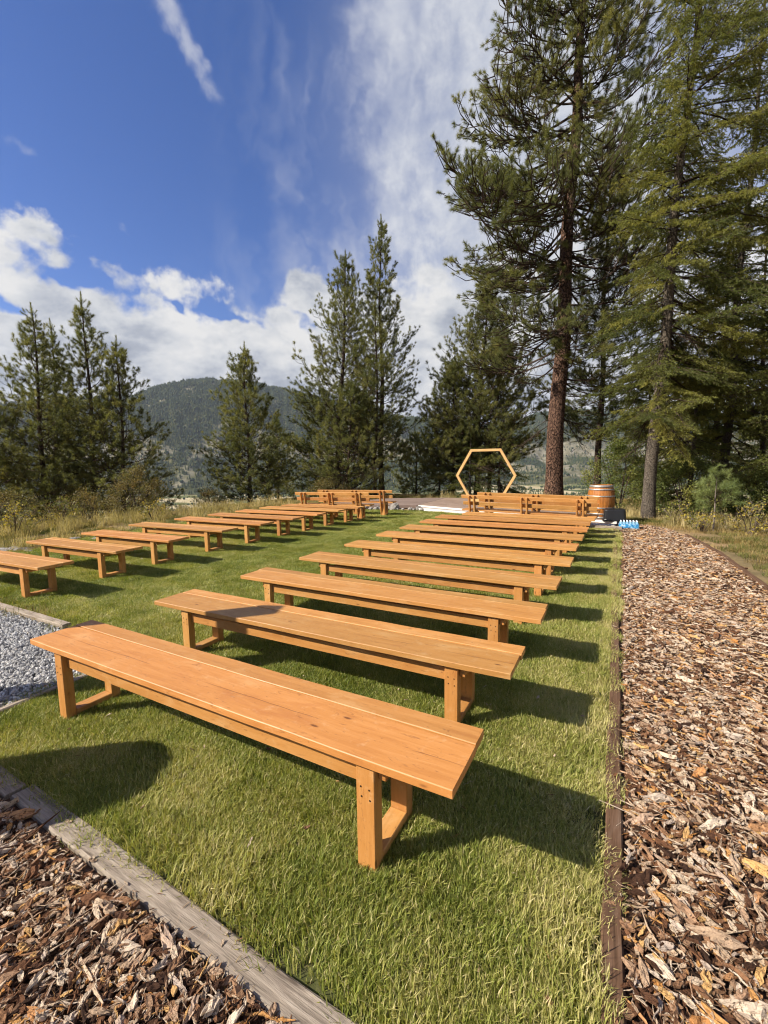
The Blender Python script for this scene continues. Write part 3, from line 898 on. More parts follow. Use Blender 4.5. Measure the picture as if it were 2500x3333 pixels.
# grass: small patches of blades, laid over the whole lawn
def grass_patch(seed, n=520, rad=0.16, hmin=0.022, hmax=0.048, wid=0.0034, lean=1.0, mat=None, dry=0.1):
    rs_ = np.random.RandomState(seed)
    r_ = rad * np.sqrt(rs_.uniform(0, 1, n))
    a = rs_.uniform(0, 2 * PI, n)
    bx, by = r_ * np.cos(a), r_ * np.sin(a)
    ln = rs_.uniform(hmin, hmax, n)
    comb = rs_.uniform(0, 2 * PI)
    la = comb + rs_.normal(0, 1.1, n)
    tilt = np.clip(rs_.normal(0.75, 0.35, n), 0.05, 1.35) * lean
    dx_, dy_ = np.cos(la), np.sin(la)
    wv = wid * rs_.uniform(0.7, 1.25, n)
    sa = la + PI / 2 + rs_.normal(0, 0.5, n)
    sx_, sy_ = np.cos(sa) * wv / 2, np.sin(sa) * wv / 2
    t1, t2 = tilt * 0.55, np.clip(tilt * 1.25, 0, 1.5)
    mx_, my_, mz_ = bx + dx_ * np.sin(t1) * ln * .55, by + dy_ * np.sin(t1) * ln * .55, np.cos(t1) * ln * .55
    ex, ey, ez = mx_ + dx_ * np.sin(t2) * ln * .5, my_ + dy_ * np.sin(t2) * ln * .5, mz_ + np.cos(t2) * ln * .5
    z0 = np.full(n, -0.004)
    V = np.stack([np.stack([bx - sx_, by - sy_, z0], 1), np.stack([bx + sx_, by + sy_, z0], 1), np.stack([mx_ + sx_ * .85, my_ + sy_ * .85, mz_], 1), np.stack([mx_ - sx_ * .85, my_ - sy_ * .85, mz_], 1), np.stack([ex, ey, ez], 1)], 1).reshape(-1, 3)
    o = np.arange(n)[:, None] * 5
    Fs = np.concatenate([o + np.array([[0, 1, 2]]), o + np.array([[0, 2, 3]]), o + np.array([[3, 2, 4]])])
    m_ = np_mesh('grass_patch', V, Fs, [mat or M_LAWN])
    tint = rs_.uniform(0, 0.75, n)
    tint = np.where(rs_.uniform(0, 1, n) < dry, rs_.uniform(0.8, 1.5, n), tint)
    m_.attributes.new('tint', 'FLOAT', 'POINT').data.foreach_set('value', np.repeat(tint, 5).astype(np.float32))
    return proto('grass_source', m_)


G_GRASS = scatter_group('lawn_blades', [grass_patch(100 + i) for i in range(7)] + [grass_patch(120 + i, 340, 0.15, 0.035, 0.068, 0.0038, 0.95) for i in range(3)])


def jgrid(x0, x1, y0, y1, s, rs_):
    X, Y = np.meshgrid(np.arange(x0, x1, s), np.arange(y0, y1, s))
    return (X.ravel() + rs_.uniform(-s / 2, s / 2, X.size)), (Y.ravel() + rs_.uniform(-s / 2, s / 2, X.size))


def lawn_points(step, seed, cond, small=True):
    rs_ = np.random.RandomState(seed)
    x, y = jgrid(-12, 0.3, 0.8, 14, step, rs_)
    ins = LAWN
    k = in_poly(x, y, ins) & in_view(x, y) & cond(x, y) & (x < -0.10) & (y > 1.12)
    return x[k], y[k]


X1, Y1 = lawn_points(0.135, 1, lambda x, y: y < 99)
X2, Y2 = lawn_points(0.14, 2, lambda x, y: np.hypot(x, y) < 4.2)
X3, Y3 = lawn_points(0.45, 3, lambda x, y: y < 99)
rs = np.random.RandomState(4)
ex_ = np.concatenate([rs.uniform(-0.16, -0.055, 170), rs.uniform(-3.6, -0.2, 60)])       # longer fringe beside the timbers
ey_ = np.concatenate([rs.uniform(1.0, 12.0, 170), rs.uniform(1.05, 1.15, 60)])
gxx = np.concatenate([X1, X2, X3, ex_])
gyy = np.concatenate([Y1, Y2, Y3, ey_])
n = len(gxx)
idx = rs.randint(0, 7, n)
idx[len(X1) + len(X2):] = rs.randint(7, 10, n - len(X1) - len(X2))
sc_ = rs.uniform(0.8, 1.15, n)
hz_ = sc_ * (0.72 + 0.6 * fbm(gxx * 0.9, gyy * 0.9, 3, 3))
scatter('grass', G_GRASS, np.stack([gxx, gyy, np.full(n, 0.004)], 1), np.stack([rs.normal(0, .04, n), rs.normal(0, .04, n), rs.uniform(0, 6.28, n)], 1), np.stack([sc_, sc_, hz_], 1), idx, rs.uniform(0, 1, n))
tag(bpy.data.objects['grass'], 'short mown green lawn grass between the benches', 'grass')

# rough dry turf outside the lawn
M_TURF = leaf_material('dry_turf', [(0.1, (0.085, 0.11, 0.022)), (0.4, (0.17, 0.165, 0.045)), (0.65, (0.34, 0.25, 0.10)), (0.9, (0.46, 0.32, 0.15))], 0.3, 0.6, 0.2, 0.9, 0.25)
G_TURF = scatter_group('turf_blades', [grass_patch(140 + i, 150, 0.17, 0.03, 0.10, 0.0042, 0.85, M_TURF) for i in range(4)])
rs = np.random.RandomState(8)
x, y = jgrid(-16, 7, 1, 22, 0.2, rs)
k = ~in_poly(x, y, LAWN) & ~in_poly(x, y, PATH) & ~in_poly(x, y, BED) & ~in_poly(x, y, PAD) & in_view(x, y) & ~((x > -9.8) & (x < 0.2) & (y > 12.6) & (y < 18.6)) & (x < 1.6 + 30 * (x < 0) + 30 * (x > 1.85))
k &= rs.uniform(0, 1, len(x)) < sstep(0.30, 0.62, fbm(x * 0.8, y * 0.8, 4, 66)) * 0.9 + 0.12
x, y = x[k], y[k]
n = len(x)
o = scatter('turf', G_TURF, np.stack([x, y, terrain(x, y)], 1), np.stack([np.zeros(n), np.zeros(n), rs.uniform(0, 6.28, n)], 1), rs.uniform(0.8, 1.4, n), rs.randint(0, 4, n), rs.uniform(0, 1, n))
tag(o, 'patchy dry turf around the lawn and path', 'turf')


# ------------------------------------------------------------------ bark mulch
def chip_slab(seed, L, W, T):
    """broken shred of bark: ragged ends, uneven edges and a rough top"""
    rng = random.Random(seed)
    nx, ny = 6, 4
    bend = rng.uniform(-.10, .10) * L
    V = []
    wob = rng.uniform(-.15, .15) * W
    for top_ in (1, 0):
        rr_ = random.Random(seed * 7 + 1)
        for i in range(nx):
            u = i / (nx - 1)
            hw = W / 2 * (.35 + .65 * math.sin(PI * min(.97, max(.03, u))) ** .5) * rr_.uniform(.7, 1.15)
            cy_ = wob * math.sin(u * 5) + rr_.uniform(-.08, .08) * W
            for j in range(ny):
                v_ = j / (ny - 1) * 2 - 1
                ex = (rr_.uniform(-.16, .16) * L) if i in (0, nx - 1) else rr_.uniform(-.03, .03) * L
                V.append((-L / 2 + L * u + ex, cy_ + v_ * hw, (T * rng.uniform(.15, 1.0) if top_ else -T * .4) + bend * (2 * u - 1) ** 2))
    o_ = nx * ny
    Fs = []
    for i in range(nx - 1):
        for j in range(ny - 1):
            a_ = i * ny + j
            Fs.append((a_, a_ + ny, a_ + ny + 1, a_ + 1))
            Fs.append((o_ + a_, o_ + a_ + 1, o_ + a_ + ny + 1, o_ + a_ + ny))
        for j0 in (0, ny - 1):
            a_ = i * ny + j0
            q_ = (a_, o_ + a_, o_ + a_ + ny, a_ + ny)
            Fs.append(q_ if j0 == 0 else q_[::-1])
    for i0 in (0, nx - 1):
        for j in range(ny - 1):
            a_ = i0 * ny + j
            q_ = (a_, a_ + 1, o_ + a_ + 1, o_ + a_)
            Fs.append(q_ if i0 == 0 else q_[::-1])
    b = MB()
    b.add(V, Fs)
    return proto('chip_source', b.mesh('chip', [M_CHIP]))


def chip_splinter(seed, L, W):
    rng = random.Random(seed)
    b = MB()
    k = 5
    pts = [(-L / 2 + L * i / (k - 1), rng.uniform(-.04, .04) * L, rng.uniform(-.02, .03) * L) for i in range(k)]
    rad = [W * .5 * q * rng.uniform(.8, 1.2) for q in (.35, .9, 1.0, .8, .2)]
    b.tube(pts, rad, 4, True, 0, .2, rng)
    return proto('splinter_source', b.mesh('splinter', [M_CHIP]))


def chip_chunk(seed, L):
    rng = random.Random(seed)
    V, n = [], 7
    rows = 5
    for i in range(rows):
        ph = PI * (i + .5) / rows
        for q in range(n):
            a = 2 * PI * q / n
            f = rng.uniform(.7, 1.25)
            V.append((L * .5 * math.sin(ph) * math.cos(a) * f, L * .33 * math.sin(ph) * math.sin(a) * f, -L * .2 * math.cos(ph) * rng.uniform(.8, 1.2)))
    Fs = [(i * n + q, i * n + (q + 1) % n, (i + 1) * n + (q + 1) % n, (i + 1) * n + q) for i in range(rows - 1) for q in range(n)]
    Fs += [tuple(range(n))[::-1], tuple((rows - 1) * n + q for q in range(n))]
    b = MB()
    b.add(V, Fs)
    return proto('chunk_source', b.mesh('chunk', [M_CHIP]))


CH = [chip_slab(i, (0.055, 0.075, 0.04, 0.095, 0.06, 0.035)[i], (0.024, 0.030, 0.024, 0.026, 0.014, 0.016)[i], (0.009, .012, .008, .012, .006, .006)[i]) for i in range(6)]
CH += [chip_splinter(20 + i, (0.09, 0.13, 0.06, 0.18)[i], (0.009, 0.007, 0.006, 0.010)[i]) for i in range(4)]
CH += [chip_chunk(30 + i, (0.04, 0.055, 0.03)[i]) for i in range(3)]
CH += [chip_splinter(40 + i, (0.13, 0.17)[i], 0.0028) for i in range(2)]           # fallen needles
G_CHIP = scatter_group('mulch_chips', CH)


def mulch(name, poly, seed, dens_near, dens_far, label, pad=0.0):
    rs_ = np.random.RandomState(seed)
    xs, ys = [p[0] for p in poly], [p[1] for p in poly]
    area = (max(xs) - min(xs)) * (max(ys) - min(ys))
    n_ = int(area * dens_near)
    x_, y_ = rs_.uniform(min(xs), max(xs), n_), rs_.uniform(min(ys), max(ys), n_)
    d = np.hypot(x_, y_)
    kk = in_poly(x_, y_, poly) & in_view(x_, y_, 0.2) & (rs_.uniform(0, 1, n_) < np.where(d < 4, 1, np.where(d < 7, (1 + dens_far / dens_near) / 2, dens_far / dens_near)))
    x_, y_ = x_[kk], y_[kk]
    n_ = len(x_)
    lay = rs_.uniform(0, 1, n_)
    i_ = rs_.choice(len(CH), n_, p=np.array([.09, .08, .10, .04, .14, .13, .10, .08, .11, .02, .01, .01, .02, .04, .03]))
    s_ = rs_.uniform(0.32, 0.9, n_) * np.where(rs_.uniform(0, 1, n_) < 0.05, 2.0, 1.0)
    rot = np.stack([rs_.normal(0, .24, n_), rs_.normal(0, .17, n_), rs_.uniform(0, 6.28, n_)], 1)
    hump = 0.03 * fbm(x_ * 2.2, y_ * 2.2, 3, 12)
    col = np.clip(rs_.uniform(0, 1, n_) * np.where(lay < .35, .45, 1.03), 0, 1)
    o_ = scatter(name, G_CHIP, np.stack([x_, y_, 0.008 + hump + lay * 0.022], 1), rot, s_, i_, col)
    return tag(o_, label, 'mulch')


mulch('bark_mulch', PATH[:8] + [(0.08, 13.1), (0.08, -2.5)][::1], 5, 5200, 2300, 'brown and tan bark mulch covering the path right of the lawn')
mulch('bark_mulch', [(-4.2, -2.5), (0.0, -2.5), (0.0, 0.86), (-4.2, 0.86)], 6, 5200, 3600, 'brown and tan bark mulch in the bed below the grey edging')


rs = np.random.RandomState(77)
n = 260
lx_, ly_ = rs.uniform(-9, -0.1, n), rs.uniform(1.1, 11, n)
lx_[:110], ly_[:110] = rs.uniform(-3.4, -0.1, 110), rs.uniform(1.1, 4, 110)
lx_[110:150], ly_[110:150] = rs.uniform(-3.2, -0.6, 40), rs.uniform(.86, .97, 40)
lx_[150:185], ly_[150:185] = rs.uniform(-0.01, 0.07, 35), rs.uniform(1.1, 6, 35)
lz_ = np.full(n, 0.038)
lz_[110:185] = 0.036
o = scatter('lawn_litter', G_CHIP, np.stack([lx_, ly_, lz_], 1), np.stack([rs.normal(0, .3, n), rs.normal(0, .3, n), rs.uniform(0, 6.28, n)], 1), rs.uniform(.3, .7, n), rs.choice([2, 4, 5, 8, 13, 14], n), rs.uniform(.1, 1, n))
tag(o, 'stray bark bits and needles lying on the lawn', 'litter')


def pebble(seed):
    rng = random.Random(seed)
    V, n, rows = [], 6, 4
    for i in range(rows):
        ph = PI * (i + .5) / rows
        for q in range(n):
            a = 2 * PI * q / n + i * .4
            f = rng.uniform(.75, 1.2)
            V.append((.016 * math.sin(ph) * math.cos(a) * f, .012 * math.sin(ph) * math.sin(a) * f, -.010 * math.cos(ph) * rng.uniform(.8, 1.2)))
    Fs = [(i * n + q, i * n + (q + 1) % n, (i + 1) * n + (q + 1) % n, (i + 1) * n + q) for i in range(rows - 1) for q in range(n)]
    Fs += [tuple(range(n))[::-1], tuple((rows - 1) * n + q for q in range(n))]
    b = MB()
    b.add(V, Fs)
    return proto('pebble_source', b.mesh('pebble', [M_GRAVEL]))


G_GRAVEL = scatter_group('gravel_stones', [pebble(60 + i) for i in range(6)])
rs = np.random.RandomState(17)
n = 42000
x, y = rs.uniform(-9.5, -3.8, n), rs.uniform(0.2, 2.3, n)
k = in_poly(x, y, PAD) & in_view(x, y, 0.1)
x, y = x[k], y[k]
n = len(x)
o = scatter('gravel', G_GRAVEL, np.stack([x, y, 0.008 + rs.uniform(0, .018, n)], 1), rs.uniform(0, 6.28, (n, 3)), rs.uniform(.7, 1.45, n), rs.randint(0, 6, n), rs.uniform(0, 1, n))
tag(o, 'grey crushed gravel pad at the left end of the front bench', 'gravel')

# ------------------------------------------------------------------ timbers edging the lawn
def timber(name, c, L, W, H, rz, mat, label, group, axis='X', z=0.0, tilt=0.0, cracked=True, seed=0):
    rng = random.Random(seed)
    k = 9
    sec = []
    V = []
    for i in range(k):
        t = -L / 2 + L * i / (k - 1)
        jy, jz = rng.uniform(-.004, .004), rng.uniform(-.003, .003)
        b = 0.008
        for (yy, zz) in ((-W / 2 + b, 0), (W / 2 - b, 0), (W / 2, b), (W / 2, H - b), (W / 2 - b, H), (-W / 2 + b, H), (-W / 2, H - b), (-W / 2, b)):
            V.append((t, yy + jy + rng.uniform(-.002, .002), zz + jz + rng.uniform(-.0015, .0015)) if axis == 'X' else (-(yy + jy + rng.uniform(-.002, .002)), t, zz + jz))
    Fs = [(i * 8 + q, i * 8 + (q + 1) % 8, (i + 1) * 8 + (q + 1) % 8, (i + 1) * 8 + q)[::-1] for i in range(k - 1) for q in range(8)]
    Fs += [tuple(range(8)), tuple((k - 1) * 8 + q for q in range(8))[::-1]]
    b_ = MB()
    b_.add(V, [f[::-1] for f in Fs])
    o_ = ob(name, b_.mesh(name, [mat]), None, (c[0], c[1], z), (tilt, 0, rz))
    return tag(o_, label, 'timber', group)


GT = 'timber edging of the lawn'
yb = [-0.5, 0.55, 2.70, 5.1, 7.5, 9.85, 12.05]
tl = [None, 'brown timber edging piece at the bottom of the photo, between lawn and path', 'brown timber edging piece beside the end of the second bench',
      'brown timber edging piece beside the fourth and fifth bench rows', 'brown timber edging piece beside the sixth to eighth bench rows', 'greyish timber edging piece at the far end of the mulch path']
for i in range(1, 6):
    timber('edging_timber', (0.058 - 0.0125 * (yb[i] + yb[i + 1]) / 2 + (0, .006, -.004, .004, 0)[i - 1], (yb[i] + yb[i + 1]) / 2), yb[i + 1] - yb[i] - 0.012, 0.072, 0.075, (0.013, 0.009, 0.015, 0.011, 0.012)[i - 1], M_BROWN_WOOD, tl[i], GT, 'Y', -0.04, 0, seed=i)
timber('edging_timber', (-1.27, 0.925), 2.86, 0.108, 0.085, R(-1.6), M_GREY_WOOD, 'long weathered grey plank edging the lawn at the lower left corner', GT, 'X', -0.055, 0, seed=11)
timber('edging_timber', (-3.42, 0.975), 1.38, 0.10, 0.075, R(-2.5), M_GREY_WOOD, 'short grey plank edging the lawn at the left edge of the photo', GT, 'X', -0.045, 0, seed=12)
timber('edging_timber', (-7.6, 2.36), 4.9, 0.09, 0.075, R(0.3), M_GREY_WOOD, 'grey plank along the far edge of the gravel pad', GT, 'X', -0.02, 0, seed=13)
timber('edging_timber', (-3.77, 1.62), 1.42, 0.05, 0.05, R(90.5), M_GREY_WOOD, 'thin grey plank along the right edge of the gravel pad', GT, 'X', -0.015, 0, seed=14)
timber('edging_timber', (-0.42, 12.12), 0.95, 0.10, 0.09, R(3), M_GREY_WOOD, 'pale grey timber across the far right end of the lawn', GT, 'X', -0.01, 0, seed=15)
for i, (p, q, lab) in enumerate((((1.74, 4.6), (1.70, 7.25), 'dark timber edging on the right of the path, nearest the camera'), ((1.70, 7.27), (1.58, 9.6), 'dark timber edging on the right of the path, middle piece'),
                                 ((1.575, 9.62), (1.30, 11.6), 'dark timber edging on the right of the path, far curved end'))):
    v = Vector((q[0] - p[0], q[1] - p[1]))
    timber('edging_timber', ((p[0] + q[0]) / 2, (p[1] + q[1]) / 2), v.length, 0.07, 0.07, math.atan2(v.y, v.x) - PI / 2, M_BROWN_WOOD, lab, GT, 'Y', -0.01, seed=20 + i)


# ------------------------------------------------------------------ benches
_cache = {}


def box_mesh(name, size, mat, bev=0.004):
    key = (name, tuple(round(q, 4) for q in size), mat.name)
    if key not in _cache:
        b = MB()
        b.box((0, 0, 0), size, bev)
        _cache[key] = b.mesh(name, [mat])
    return _cache[key]


def plank_mesh(name, L, W, T, seed, mat):
    """a seat plank with slightly uneven edges and a little cup along its length"""
    key = (name, L, W, T, seed)
    if key in _cache:
        return _cache[key]
    rng = random.Random(seed)
    k = 13
    V = []
    b = 0.0032
    for i in range(k):
        x_ = -L / 2 + L * i / (k - 1)
        e1, e2, dz_ = rng.uniform(-.0022, .0022), rng.uniform(-.0022, .0022), rng.uniform(-.0015, .0015)
        for yy, zz in ((-W / 2 + b, -T / 2), (W / 2 - b, -T / 2), (W / 2, -T / 2 + b), (W / 2, T / 2 - b), (W / 2 - b, T / 2), (0, T / 2 - .0015), (-W / 2 + b, T / 2), (-W / 2, T / 2 - b), (-W / 2, -T / 2 + b)):
            V.append((x_, yy + (e1 if yy < 0 else e2 if yy > 0 else 0), zz + dz_))
    n_ = 9
    Fs = [(i * n_ + q, (i + 1) * n_ + q, (i + 1) * n_ + (q + 1) % n_, i * n_ + (q + 1) % n_)[::-1] for i in range(k - 1) for q in range(n_)]
    Fs += [tuple(range(n_))[::-1], tuple((k - 1) * n_ + q for q in range(n_))]
    m_ = MB()
    m_.add(V, Fs)
    _cache[key] = m_.mesh(name, [mat])
    return _cache[key]


def bolt_mesh():
    if 'bolt' not in _cache:
        b = MB()
        b.tube([(0, 0.0, 0), (0, -0.002, 0)], [0.0042, 0.0035], 6)
        _cache['bolt'] = b.mesh('bolt', [M_BOLT])
    return _cache['bolt']


def bench(xc, yn, L, label, group, rz=0.0, H=0.47, W=0.43, seed=0, li=0.328, tilt=0.0, bolts=False, li_left=None):
    """xc: middle along the row, yn: near edge of the seat"""
    t = empty('bench', (xc, yn, 0), rz, label, 'bench', group)
    t.rotation_euler = (0, tilt, rz)
    T = 0.038
    w1 = 0.287
    rng = random.Random(seed)
    ob('seat_plank', plank_mesh('seat_plank', L, w1, T, seed % 3, M_SEAT), t, (rng.uniform(-.004, .004), w1 / 2, H - T / 2), (rng.uniform(-.004, .004), 0, 0))
    w2 = W - w1 - 0.005
    ob('seat_plank', plank_mesh('seat_plank_narrow', L, w2, T, 5 + seed % 3, M_BENCH), t, (rng.uniform(-.006, .01), w1 + 0.005 + w2 / 2, H - T / 2 + 0.003), (rng.uniform(-.01, .006), 0, 0))
    lx = L / 2 - li - 0.045
    ll = L / 2 - (li if li_left is None else li_left) - 0.045
    for sx in (-1, 1):
        lx = (L / 2 - li - 0.045) if sx > 0 else ll
        for y_ in (0.055, W - 0.055):
            lg = ob('leg', box_mesh('leg', (0.089, 0.062, H - T - 0.002 + 0.03), M_BENCH_V), t, (sx * lx, y_, (H - T - 0.002 - 0.03) / 2))
            if bolts and y_ < 0.1:
                for bx_, bz_ in ((-.021, .155), (.019, .15), (-.018, .112), (.022, .105)):
                    ob('bolt', bolt_mesh(), lg, (bx_, -0.031, bz_))
        ob('foot_rail', box_mesh('foot_rail', (0.089, W - 0.055 * 2 - 0.064, 0.038), M_BENCH_Y), t, (sx * lx, W / 2, 0.045))
        ob('cleat', box_mesh('cleat', (0.038, W - 0.10, 0.07), M_BENCH_Y), t, (sx * (lx + 0.066), W / 2, H - T - 0.037))
    al = lx + ll - 0.092
    for y_ in (0.075, W - 0.075):
        ob('apron', box_mesh('apron', (al, 0.038, 0.085), M_BENCH), t, ((lx - ll) / 2, y_, H - T - 0.075))
    return t


GR = 'plain benches right of the grass aisle'
GL = 'plain benches left of the grass aisle'
NTH = ['first', 'second', 'third', 'fourth', 'fifth', 'sixth', 'seventh', 'eighth', 'ninth', 'tenth']
RY = [1.473, 2.478, 3.491, 4.523, 5.591, 6.626, 7.539, 8.47, 9.36, 10.12]
RX = [-.519, -.523, -.515, -.520, -.496, -.523, -.512, -.498, -.505, -.46]
RRZ = [-.21, .61, -.02, -.38, .07, -.03, -.04, -.01, -.5, -1.5]
for i in range(10):
    L = 3.23 if i < 9 else 2.9
    lab = 'orange plain bench closest to the camera, its end beside the brown edging' if i == 0 else 'plain orange bench, %s row from the camera, right of the aisle' % NTH[i]
    if i == 1:
        lab = 'plain orange bench in the second row right of the aisle, its left end shaded'
    if i == 0:
        bench(-.494 - 3.07 / 2, 1.40, 3.07, lab, GR, R(-.21), seed=0, bolts=True, H=0.53, W=0.41, li=.335, li_left=.26)
        continue
    bench(RX[i] - L / 2, RY[i], L, lab, GR, R(RRZ[i]), seed=i, bolts=i < 3)
LY = [2.61, 3.66, 4.60, 5.74, 6.78, 7.74, 8.63, 9.58, 10.42]
LXR = [-6.37, -6.50, -6.62, -6.67, -6.64, -6.60, -6.58, -6.60, -6.50]
for i in range(9):
    L = 2.68 if i not in (1, 2) else 2.4
    lab = 'plain orange bench cut off by the left edge of the photo' if i == 0 else 'plain orange bench, %s from the left edge, left of the aisle' % NTH[i]
    bench(LXR[i] - L / 2, LY[i], L, lab, GL, R((2.5, 2.6, 2.8, 3.5, 1.5, 2.5, 2.5, 3.0, 3.0)[i]), seed=20 + i, li=0.40)


def bar_mesh(name, a, b, wx, wt, mat):
    """straight bar from a to b, wx wide along x and wt thick across"""
    a, b = Vector(a), Vector(b)
    d = (b - a)
    q = MB()
    mt = Matrix((Vector((1, 0, 0)), d.normalized().cross(Vector((1, 0, 0))).normalized(), d.normalized())).transposed().to_4x4()
    q.box((a + b) / 2, (wx, wt, d.length), 0.004, mt)
    return q.mesh(name, [mat])


def backed_bench(xc, yn, L, label, rz, seed, tilt=0.0):
    """yn: near edge of the seat; backrest leans towards the camera"""
    t = empty('backrest_bench', (xc, yn, 0), rz, label, 'bench', 'benches with backrests in the front rows')
    t.rotation_euler = (0, tilt, rz)
    H, W, T = 0.46, 0.40, 0.038
    for k_, (w_, y_) in enumerate(((0.19, 0.13), (0.17, 0.315))):
        ob('seat_plank', plank_mesh('seat_plank_%d' % k_, L, w_, T, 8 + k_, M_BENCH), t, (0, y_, H - T / 2 + (0, .003)[k_]))
    key = ('post',)
    if key not in _cache:
        _cache[key] = bar_mesh('back_post', (0, 0.11, -0.02), (0, -0.06, 0.825), 0.038, 0.085, M_BENCH_V)
        _cache[('rearleg',)] = box_mesh('rear_leg', (0.089, 0.06, H + 0.0), M_BENCH_V)
    for px_ in (-L / 2 + 0.30, 0.02 * (seed % 3), L / 2 - 0.34):
        for s_ in (-1, 1):
            ob('back_post', _cache[key], t, (px_ + s_ * 0.066, 0, 0))
        ob('leg', box_mesh('rear_leg', (0.089, 0.06, H - T - .004), M_BENCH_V), t, (px_, 0.085, (H - T) / 2 - 0.014))
        ob('leg', box_mesh('rear_leg', (0.089, 0.06, H - T - .004), M_BENCH_V), t, (px_, W - 0.04, (H - T) / 2 - 0.014))
        ob('foot_rail', box_mesh('foot_rail_b', (0.089, 0.20, 0.038), M_BENCH_Y), t, (px_, 0.235, 0.045))
        ob('cleat', box_mesh('cleat_b', (0.089, 0.20, 0.08), M_BENCH_Y), t, (px_, 0.235, H - T - .05))
    for k_, z_ in enumerate((0.795, 0.625)):
        y_ = 0.11 - 0.17 * (z_ + .02) / .845 + 0.063
        ob('back_rail', plank_mesh('back_rail', L - (0, .04)[k_], 0.038, 0.089, 10 + k_, M_BENCH), t, ((0, .02)[k_], y_, z_), (R(11.4), 0, 0))
    return t


backed_bench(-2.08, 10.98, 3.24, 'bench with a slatted backrest right of the aisle, nearer of the two', R(-5), 1, R(0.45))
backed_bench(-2.02, 11.98, 3.10, 'bench with a slatted backrest right of the aisle, farther of the two, before the stage', R(-5), 2, R(0.6))
backed_bench(-7.85, 11.10, 2.55, 'bench with a slatted backrest left of the aisle, nearer of the two', R(7), 3, R(-0.35))
backed_bench(-7.75, 12.25, 2.72, 'bench with a slatted backrest left of the aisle, farther of the two', R(6), 4, R(-0.25))

# ------------------------------------------------------------------ stage deck
def clip_line(poly, p, d):
    """interval of p + t d inside a convex polygon"""
    lo, hi = -1e9, 1e9
    n_ = len(poly)
    for i in range(n_):
        a, b = Vector(poly[i]), Vector(poly[(i + 1) % n_])
        e = b - a
        nrm = Vector((-e.y, e.x))
        num, den_ = nrm.dot(a - p), nrm.dot(d)
        if abs(den_) < 1e-9:
            if num > 0:
                return None
            continue
        t = num / den_
        if den_ > 0:
            lo = max(lo, t)
        else:
            hi = min(hi, t)
    return (lo, hi) if hi - lo > 0.15 else None


def deck(parent, poly, d, ztop, mat, pw=0.138, gap=0.006, T=0.036):
    d = Vector(d).normalized()
    nrm = Vector((-d.y, d.x))
    ts = [nrm.dot(Vector(p)) for p in poly]
    s_ = min(ts) + pw / 2
    rng = random.Random(3)
    while s_ < max(ts):
        base = nrm * s_
        iv = clip_line(poly, base, d)
        if iv:
            L = iv[1] - iv[0]
            c_ = base + d * (iv[0] + iv[1]) / 2
            b = MB()
            b.box((0, 0, 0), (L, pw - gap, T), 0.004)
            ob('plank', b.mesh('plank', [mat]), parent, (c_.x, c_.y, ztop - T / 2 + rng.uniform(-.002, .002)), (0, 0, math.atan2(d.y, d.x)))
        s_ += pw


def board(name, parent, p, q, z0, z1, T, mat):
    p, q = Vector(p), Vector(q)
    d = q - p
    b = MB()
    b.box((0, 0, 0), (d.length, T, z1 - z0), 0.004)
    return ob(name, b.mesh(name, [mat]), parent, ((p.x + q.x) / 2, (p.y + q.y) / 2, (z0 + z1) / 2), (0, 0, math.atan2(d.y, d.x)))


DZ = 0.14
stage = empty('stage_deck', (0, 0, 0), 0, 'low brown plank stage deck with white fascia and step behind the backrest benches', 'deck')
PA, PB = Vector((-6.6, 14.95)), Vector((-0.05, 12.62))
FR = (PB - PA).normalized()
deckA = [tuple(PA), tuple(PB), (0.0, 13.6), (-2.6, 18.2), (-6.8, 18.6)]
deck(stage, deckA, FR, DZ, M_DECK)
NR = Vector((FR.y, -FR.x))                                                     # towards the lawn
board('fascia', stage, PA + NR * .022, PB + NR * .022, 0.06, DZ - 0.002, 0.035, M_WHITE_WOOD)
for k_ in range(2):
    off = 0.04 + 0.075 + k_ * 0.15
    board('tread', stage, PA + FR * .25 + NR * off, PB + NR * off, 0.045, 0.08, 0.144, M_DECK if k_ == 0 else M_WHITE_WOOD)
board('riser', stage, PA + FR * .25 + NR * .36, PB + NR * .36, -0.02, 0.072, 0.035, M_WHITE_WOOD)
board('side_board', stage, PB + Vector((.02, .04)), Vector((0.02, 13.6)), 0.0, DZ - .003, 0.035, M_WHITE_WOOD)
board('joist', stage, PA + Vector((.2, .2)), PB + Vector((-.3, .3)), -0.05, DZ - 0.04, 0.05, M_BROWN_WOOD)
wing = empty('stage_deck', (0, 0, 0), 0, 'darker weathered wing of the stage deck, left of the white fascia', 'deck')
deckB = [(-10.6, 13.75), (-6.66, 14.93), (-6.86, 18.6), (-9.2, 17.4)]
deck(wing, deckB, (3.94, 1.18), DZ - 0.004, M_DECK_GREY)
board('fascia', wing, (-10.58, 13.73), (-6.68, 14.90), 0.02, DZ - 0.006, 0.035, M_DECK_GREY)
board('joist', wing, (-10.0, 14.1), (-6.8, 15.1), -0.05, 0.09, 0.05, M_BROWN_WOOD)


# rubble rocks
def rock_mesh(seed, flat=0.7):
    rng = random.Random(seed)
    V, n_, rows = [], 8, 5
    for i in range(rows):
        ph = PI * (i + .5) / rows
        for q in range(n_):
            a = 2 * PI * q / n_
            f = rng.uniform(.72, 1.18)
            V.append((.5 * math.sin(ph) * math.cos(a) * f, .42 * math.sin(ph) * math.sin(a) * f, -.5 * flat * math.cos(ph) * rng.uniform(.75, 1.2)))
    Fs = [(i * n_ + q, i * n_ + (q + 1) % n_, (i + 1) * n_ + (q + 1) % n_, (i + 1) * n_ + q) for i in range(rows - 1) for q in range(n_)]
    Fs += [tuple(range(n_))[::-1], tuple((rows - 1) * n_ + q for q in range(n_))]
    b = MB()
    b.add(V, Fs)
    return b.mesh('rock', [M_ROCK])


